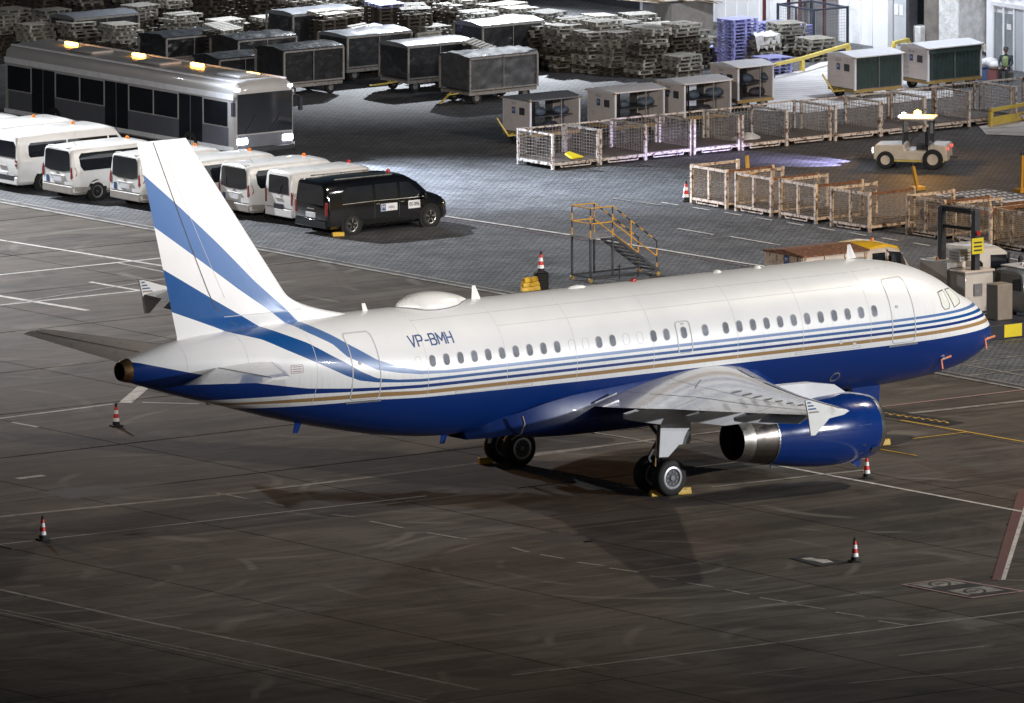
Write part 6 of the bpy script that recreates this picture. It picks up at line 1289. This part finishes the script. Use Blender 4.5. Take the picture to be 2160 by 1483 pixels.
for x in (.8, 4.05):
    for y in (.1, 1.94): w_ = MB().lathe([(-.12, .2), (-.12, .36), (.12, .36), (.12, .2)], (x, y, .36), 'Y', 20).build('wheel', 'rubber', t); MB().lathe([(-.1, 0), (-.1, .2), (.1, .2), (.1, 0)], (x, y, .36), 'Y', 12).build('rim', 'midgrey', w_)
# white service truck
g = at(1975, 600); t = thing('service_truck', 'white service truck with a square cab facing right behind the black goalposts', 'truck', (13.95, 19.0, 0), 0)
MB().bb(0, 2.0, 0, 1.9, .45, 1.0).build('chassis', 'cream2', t, bevel=.03); MB().bb(.1, .9, .25, 1.7, 1.0, 2.0).build('equipment_box', 'cabwhite', t, bevel=.02)
for k in range(3): MB().bb(.2, .8, .235, .25, 1.15+.26*k, 1.3+.26*k).build('louvre', 'dgrey' if k else 'steel', t)
stc2 = [(1.0, .5, 1.35, 2.3, .95, .95, .9), (1.1, .45, 1.35, 2.4, .97, .97, .93), (2.2, .45, 1.35, 2.4, .97, .97, .93), (2.5, .45, 1.35, 2.25, .96, .96, .9), (2.72, .45, 1.3, 1.5, .95, .94, .9), (2.8, .5, 1.1, 1.25, .92, .9, .86)]
cb2 = MB().loft([[(x, y+.95, z) for x, y, z in r_] for r_ in van_shell(stc2)]).build('cab', 'cabwhite', t, smooth=38)
for s in (-1,):
    for pl in ([(1.15, 1.35), (1.38, 1.3), (1.42, 1.9), (1.3, 2.02), (1.16, 1.9)], [(1.75, 1.4), (2.62, 1.38), (2.45, 2.12), (1.75, 2.16)]): g_ = skin_panel(stc2, pl, s, .009); g_.v = [(x, y+.95, z) for x, y, z in g_.v]; g_.build('side_window', 'glass', cb2)
MB().add([(2.815, .14, 1.36), (2.815, 1.76, 1.36), (2.53, 1.74, 2.24), (2.53, .16, 2.24)], [(0, 1, 2, 3)]).build('windscreen', 'glass', cb2)
MB().box((2.85, -.22, 1.72), (.14, .16, .66)).build('mirror', 'ink', t, bevel=.04); MB().bb(2.5, 2.56, -.04, -.0, 1.3, 2.2).build('windscreen_pillar', 'ink', t)
bxx = MB().bb(.35, .85, -.1, .5, 2.05, 2.45).build('roof_unit', 'cabwhite', t, bevel=.02)
for k in range(3): MB().bb(.4, .8, -.115, -.1, 2.12+.1*k, 2.15+.1*k).build('louvre', 'midgrey', bxx); MB().bb(.335, .35, -.02, .42, 2.12+.1*k, 2.15+.1*k).build('louvre', 'midgrey', bxx)
for x in (.5, 2.3):
    for y in (.1, 1.8): w_ = MB().lathe([(-.1, .2), (-.1, .34), (.1, .34), (.1, .2)], (x, y, .34), 'Y', 18).build('wheel', 'rubber', t); MB().lathe([(-.08, 0), (-.09, .2), (.09, .2), (.08, 0)], (x, y, .34), 'Y', 12).build('rim', 'midgrey', w_)
MB().lathe([(0, .06), (.1, .05), (.11, 0)], (.2, .9, 2.02), 'Z', 12).build('beacon', 'orange', t)
# cabinet in front, goalpost frame, sign
def block(name, label, cat, px, py, dx, dy, h, m, z0=0, rz=0, bev=.02):
    g = at(px, py); o = MB().bb(0, dx, 0, dy, z0, h).build(name, m, None, bevel=bev); o.location = (g.x, g.y, 0); o.rotation_euler = (0, 0, rz); return tag(o, label, cat), g
t, g = None, at(2038, 686); t = thing('power_cabinet', 'white power cabinet with a flat lid in front of the service truck', 'cabinet', (g.x, g.y, 0))
MB().bb(-.05, 1.15, 0, .95, .3, 1.72).build('body', 'cabwhite', t, bevel=.02); MB().bb(-.1, 1.2, -.05, 1.0, 1.72, 1.8).build('lid', 'cream2', t, bevel=.02); MB().bb(0, 1.1, .05, .9, 0, .3).build('plinth', 'ink', t); MB().bb(.12, 1.0, -.012, 0, .4, .95).build('hatch', 'cabwhite', t, bevel=.006); MB().bb(.45, .85, -.03, -.0, .34, .42).build('vent', 'dgrey', t)
ga = at(1985, 640); ga = Vector((14.9, 19.4, 0)); t = thing('goalpost_frame', 'black goalpost frame with a yellow notice standing behind the nose', 'frame', ga)
PB = at(2057, 690)-ga; gb = at(2057, 660); 
import mathutils
# posts: left and right found on the ground behind the nose
lp_, rp_ = at(1986, 672), at(2057, 682); ga = lp_; t.location = ga; d_ = rp_-lp_; HP = 3.8
for k, p in enumerate((Vector((0, 0, 0)), d_)): MB().bb(p.x-.11, p.x+.11, p.y-.11, p.y+.11, 0, HP-.02 if k == 0 else HP).build('post', 'dgrey', t, bevel=.015)
MB().bar(Vector((0, 0, HP-.07)), d_+Vector((0, 0, HP-.07)), .16).build('top_beam', 'dgrey', t); MB().bar(Vector((0, 0, HP-.66)), d_+Vector((0, 0, HP-.66)), .1).build('cross_beam', 'dgrey', t)
sg = MB().bb(d_.x-.3, d_.x+.2, d_.y-.19, d_.y-.15, 2.35, 2.88).build('notice', 'sign', t, bevel=.008)
for k in range(3): MB().bb(d_.x-.22, d_.x+.12, d_.y-.196, d_.y-.19, 2.45+.13*k, 2.5+.13*k).build('notice_text', 'ink', sg)
MB().lathe([(-.05, .08), (.05, .08)], (d_.x-.05, d_.y-.2, 3.05), 'Y', 14, (1, 1)).build('warning_lamp', 'redbea', t); MB().bb(d_.x-.2, d_.x+.14, d_.y-.2, d_.y-.13, .95, 1.35).build('junction_box', 'midgrey', t)
# tan cabinet on a yellow and black plinth
g = at(2118, 716); t = thing('plinth_block', 'black concrete plinth with a yellow painted panel beside the nose', 'plinth', (g.x, g.y, 0))
MB().bb(-.85, 1.7, 0, 1.6, 0, .5).build('plinth', 'ink', t, bevel=.02); MB().bb(0, .75, -.015, 0, .06, .48).build('yellow_panel', 'sign', t)
o = MB().bb(.35, 1.0, 0, .6, 0, 1.2).build('tan_cabinet', 'tan', None, bevel=.03); o.location = (g.x-.02, g.y+.75, .5); tag(o, 'tan upright cabinet standing on the black plinth', 'cabinet')
# pickup at the right edge
g = at(2200, 700); t = thing('pickup_truck', 'slate coloured pickup with a white roof at the right edge', 'pickup truck', (g.x+.3, g.y+2.2, 0), 0)
stp = [(0, .5, 1.0, 1.75, .88, .87, .72), (.1, .4, 1.05, 1.8, .9, .9, .74), (.3, .4, 1.05, 1.82, .91, .9, .76), (1.6, .4, 1.05, 1.84, .91, .9, .77), (2.3, .4, 1.05, 1.2, .9, .89, .8), (3.2, .4, .95, 1.05, .88, .86, .8), (3.4, .5, .8, .9, .8, .78, .7)]
MB().loft(van_shell(stp)).build('body', 'pickup', t, smooth=38)
MB().bb(.25, 1.6, -.7, .7, 1.83, 1.89).build('cab_roof', 'cartroof', t, bevel=.02)
for pl in ([(.3, 1.12), (1.0, 1.12), (1.0, 1.7), (.36, 1.7)], [(1.08, 1.12), (2.1, 1.12), (1.65, 1.7), (1.08, 1.72)]): skin_panel(stp, pl, -1, .009).build('side_window', 'glass', t)
fill([(-.008, y, z) for y, z in ((-.7, 1.15), (.7, 1.15), (.64, 1.66), (-.64, 1.66))]).build('rear_window', 'glass', t)
MB().bb(.5, .62, -.3, -.2, 1.89, 1.97).build('beacon', 'orange', t); MB().bb(.7, .82, .1, .2, 1.89, 1.97).build('roof_lamp', 'plate', t)
for x in (.7, 2.8):
    for s in (-1, 1): w_ = MB().lathe([(-.1, .2), (-.1, .34), (.1, .34), (.1, .2)], (x, s*.82, .34), 'Y', 18).build('wheel', 'rubber', t); MB().lathe([(-.1, 0), (-.105, .2), (.105, .2), (.1, 0)], (x, s*.82, .34), 'Y', 12).build('rim', 'midgrey', w_)
# low flat trolleys behind the tall cages: roller deck, folded sheets, yellow drawbars
def flatbed(px, py, L, W, label, m, h=.5):
    g = at(px, py); t = thing('flatbed_dolly', label, 'dolly', (g.x, g.y, 0), R(-90))
    MB().bb(0, L, 0, W, h-.14, h-.02).build('chassis', 'rusty', t); MB().bb(.02, L-.02, .02, W-.02, h-.018, h+.02).build('deck', m, t)
    for x in (.4, L-.4):
        for y in (.2, W-.2): MB().lathe([(-.06, 0), (-.06, .2), (.06, .2), (.06, 0)], (x, y, .2), 'Y', 14).build('wheel', 'rubber', t)
    return t, g
fb, g = flatbed(1972, 436, 3.0, 2.4, 'low dolly with a white slatted roller deck behind the tall cages', 'pad', .42)
for k in range(9):
    for j in range(5): MB().bb(.18+j*.58, .5+j*.58, .16+k*.25, .24+k*.25, .443, .462).build('roller', 'dgrey', fb)
fb2, g = flatbed(1925, 462, 3.4, 1.8, 'low dolly with dark sheeting just behind the cage left of the goalposts', 'deck', .62)
rr = []
random.seed(9)
for i in range(13): rr.append([(x_, .2+i*.12, .66+random.random()*.12) for x_ in [.2+j*.25 for j in range(13)]])
sh_ = MB().loft(rr, close=False, cap0=False, cap1=False).build('dark_sheet', 'clear', None, smooth=60); sh_.location = g; sh_.rotation_euler = (0, 0, R(-90)); tag(sh_, 'crumpled dark plastic sheet on the dolly behind the tall cages', 'plastic sheet')
for px, py, h, dx, lb in ((1578, 372, .75, -.05, 'upright yellow drawbar behind the second tall cage'), (1936, 400, .85, -.22, 'upright yellow drawbar left of the roller dolly'), (2154, 405, 1.3, .05, 'tall yellow drawbar at the right edge')):
    g = at(px, py); t = thing('drawbar', lb, 'drawbar', g, 0, 'upright yellow drawbars'); MB().bar((0, 0, 0), (dx, 0, h), .1).build('shaft', 'rail2', t); MB().lathe([(-.03, .07), (.03, .07)], (dx*1.05, 0, h+.05), 'Y', 10).build('ring', 'ink', t); MB().bb(-.2, .2, -.2, .2, 0, .12).build('foot', 'rail2', t)
print('pallets', count[0], 'objects', len(col.objects))
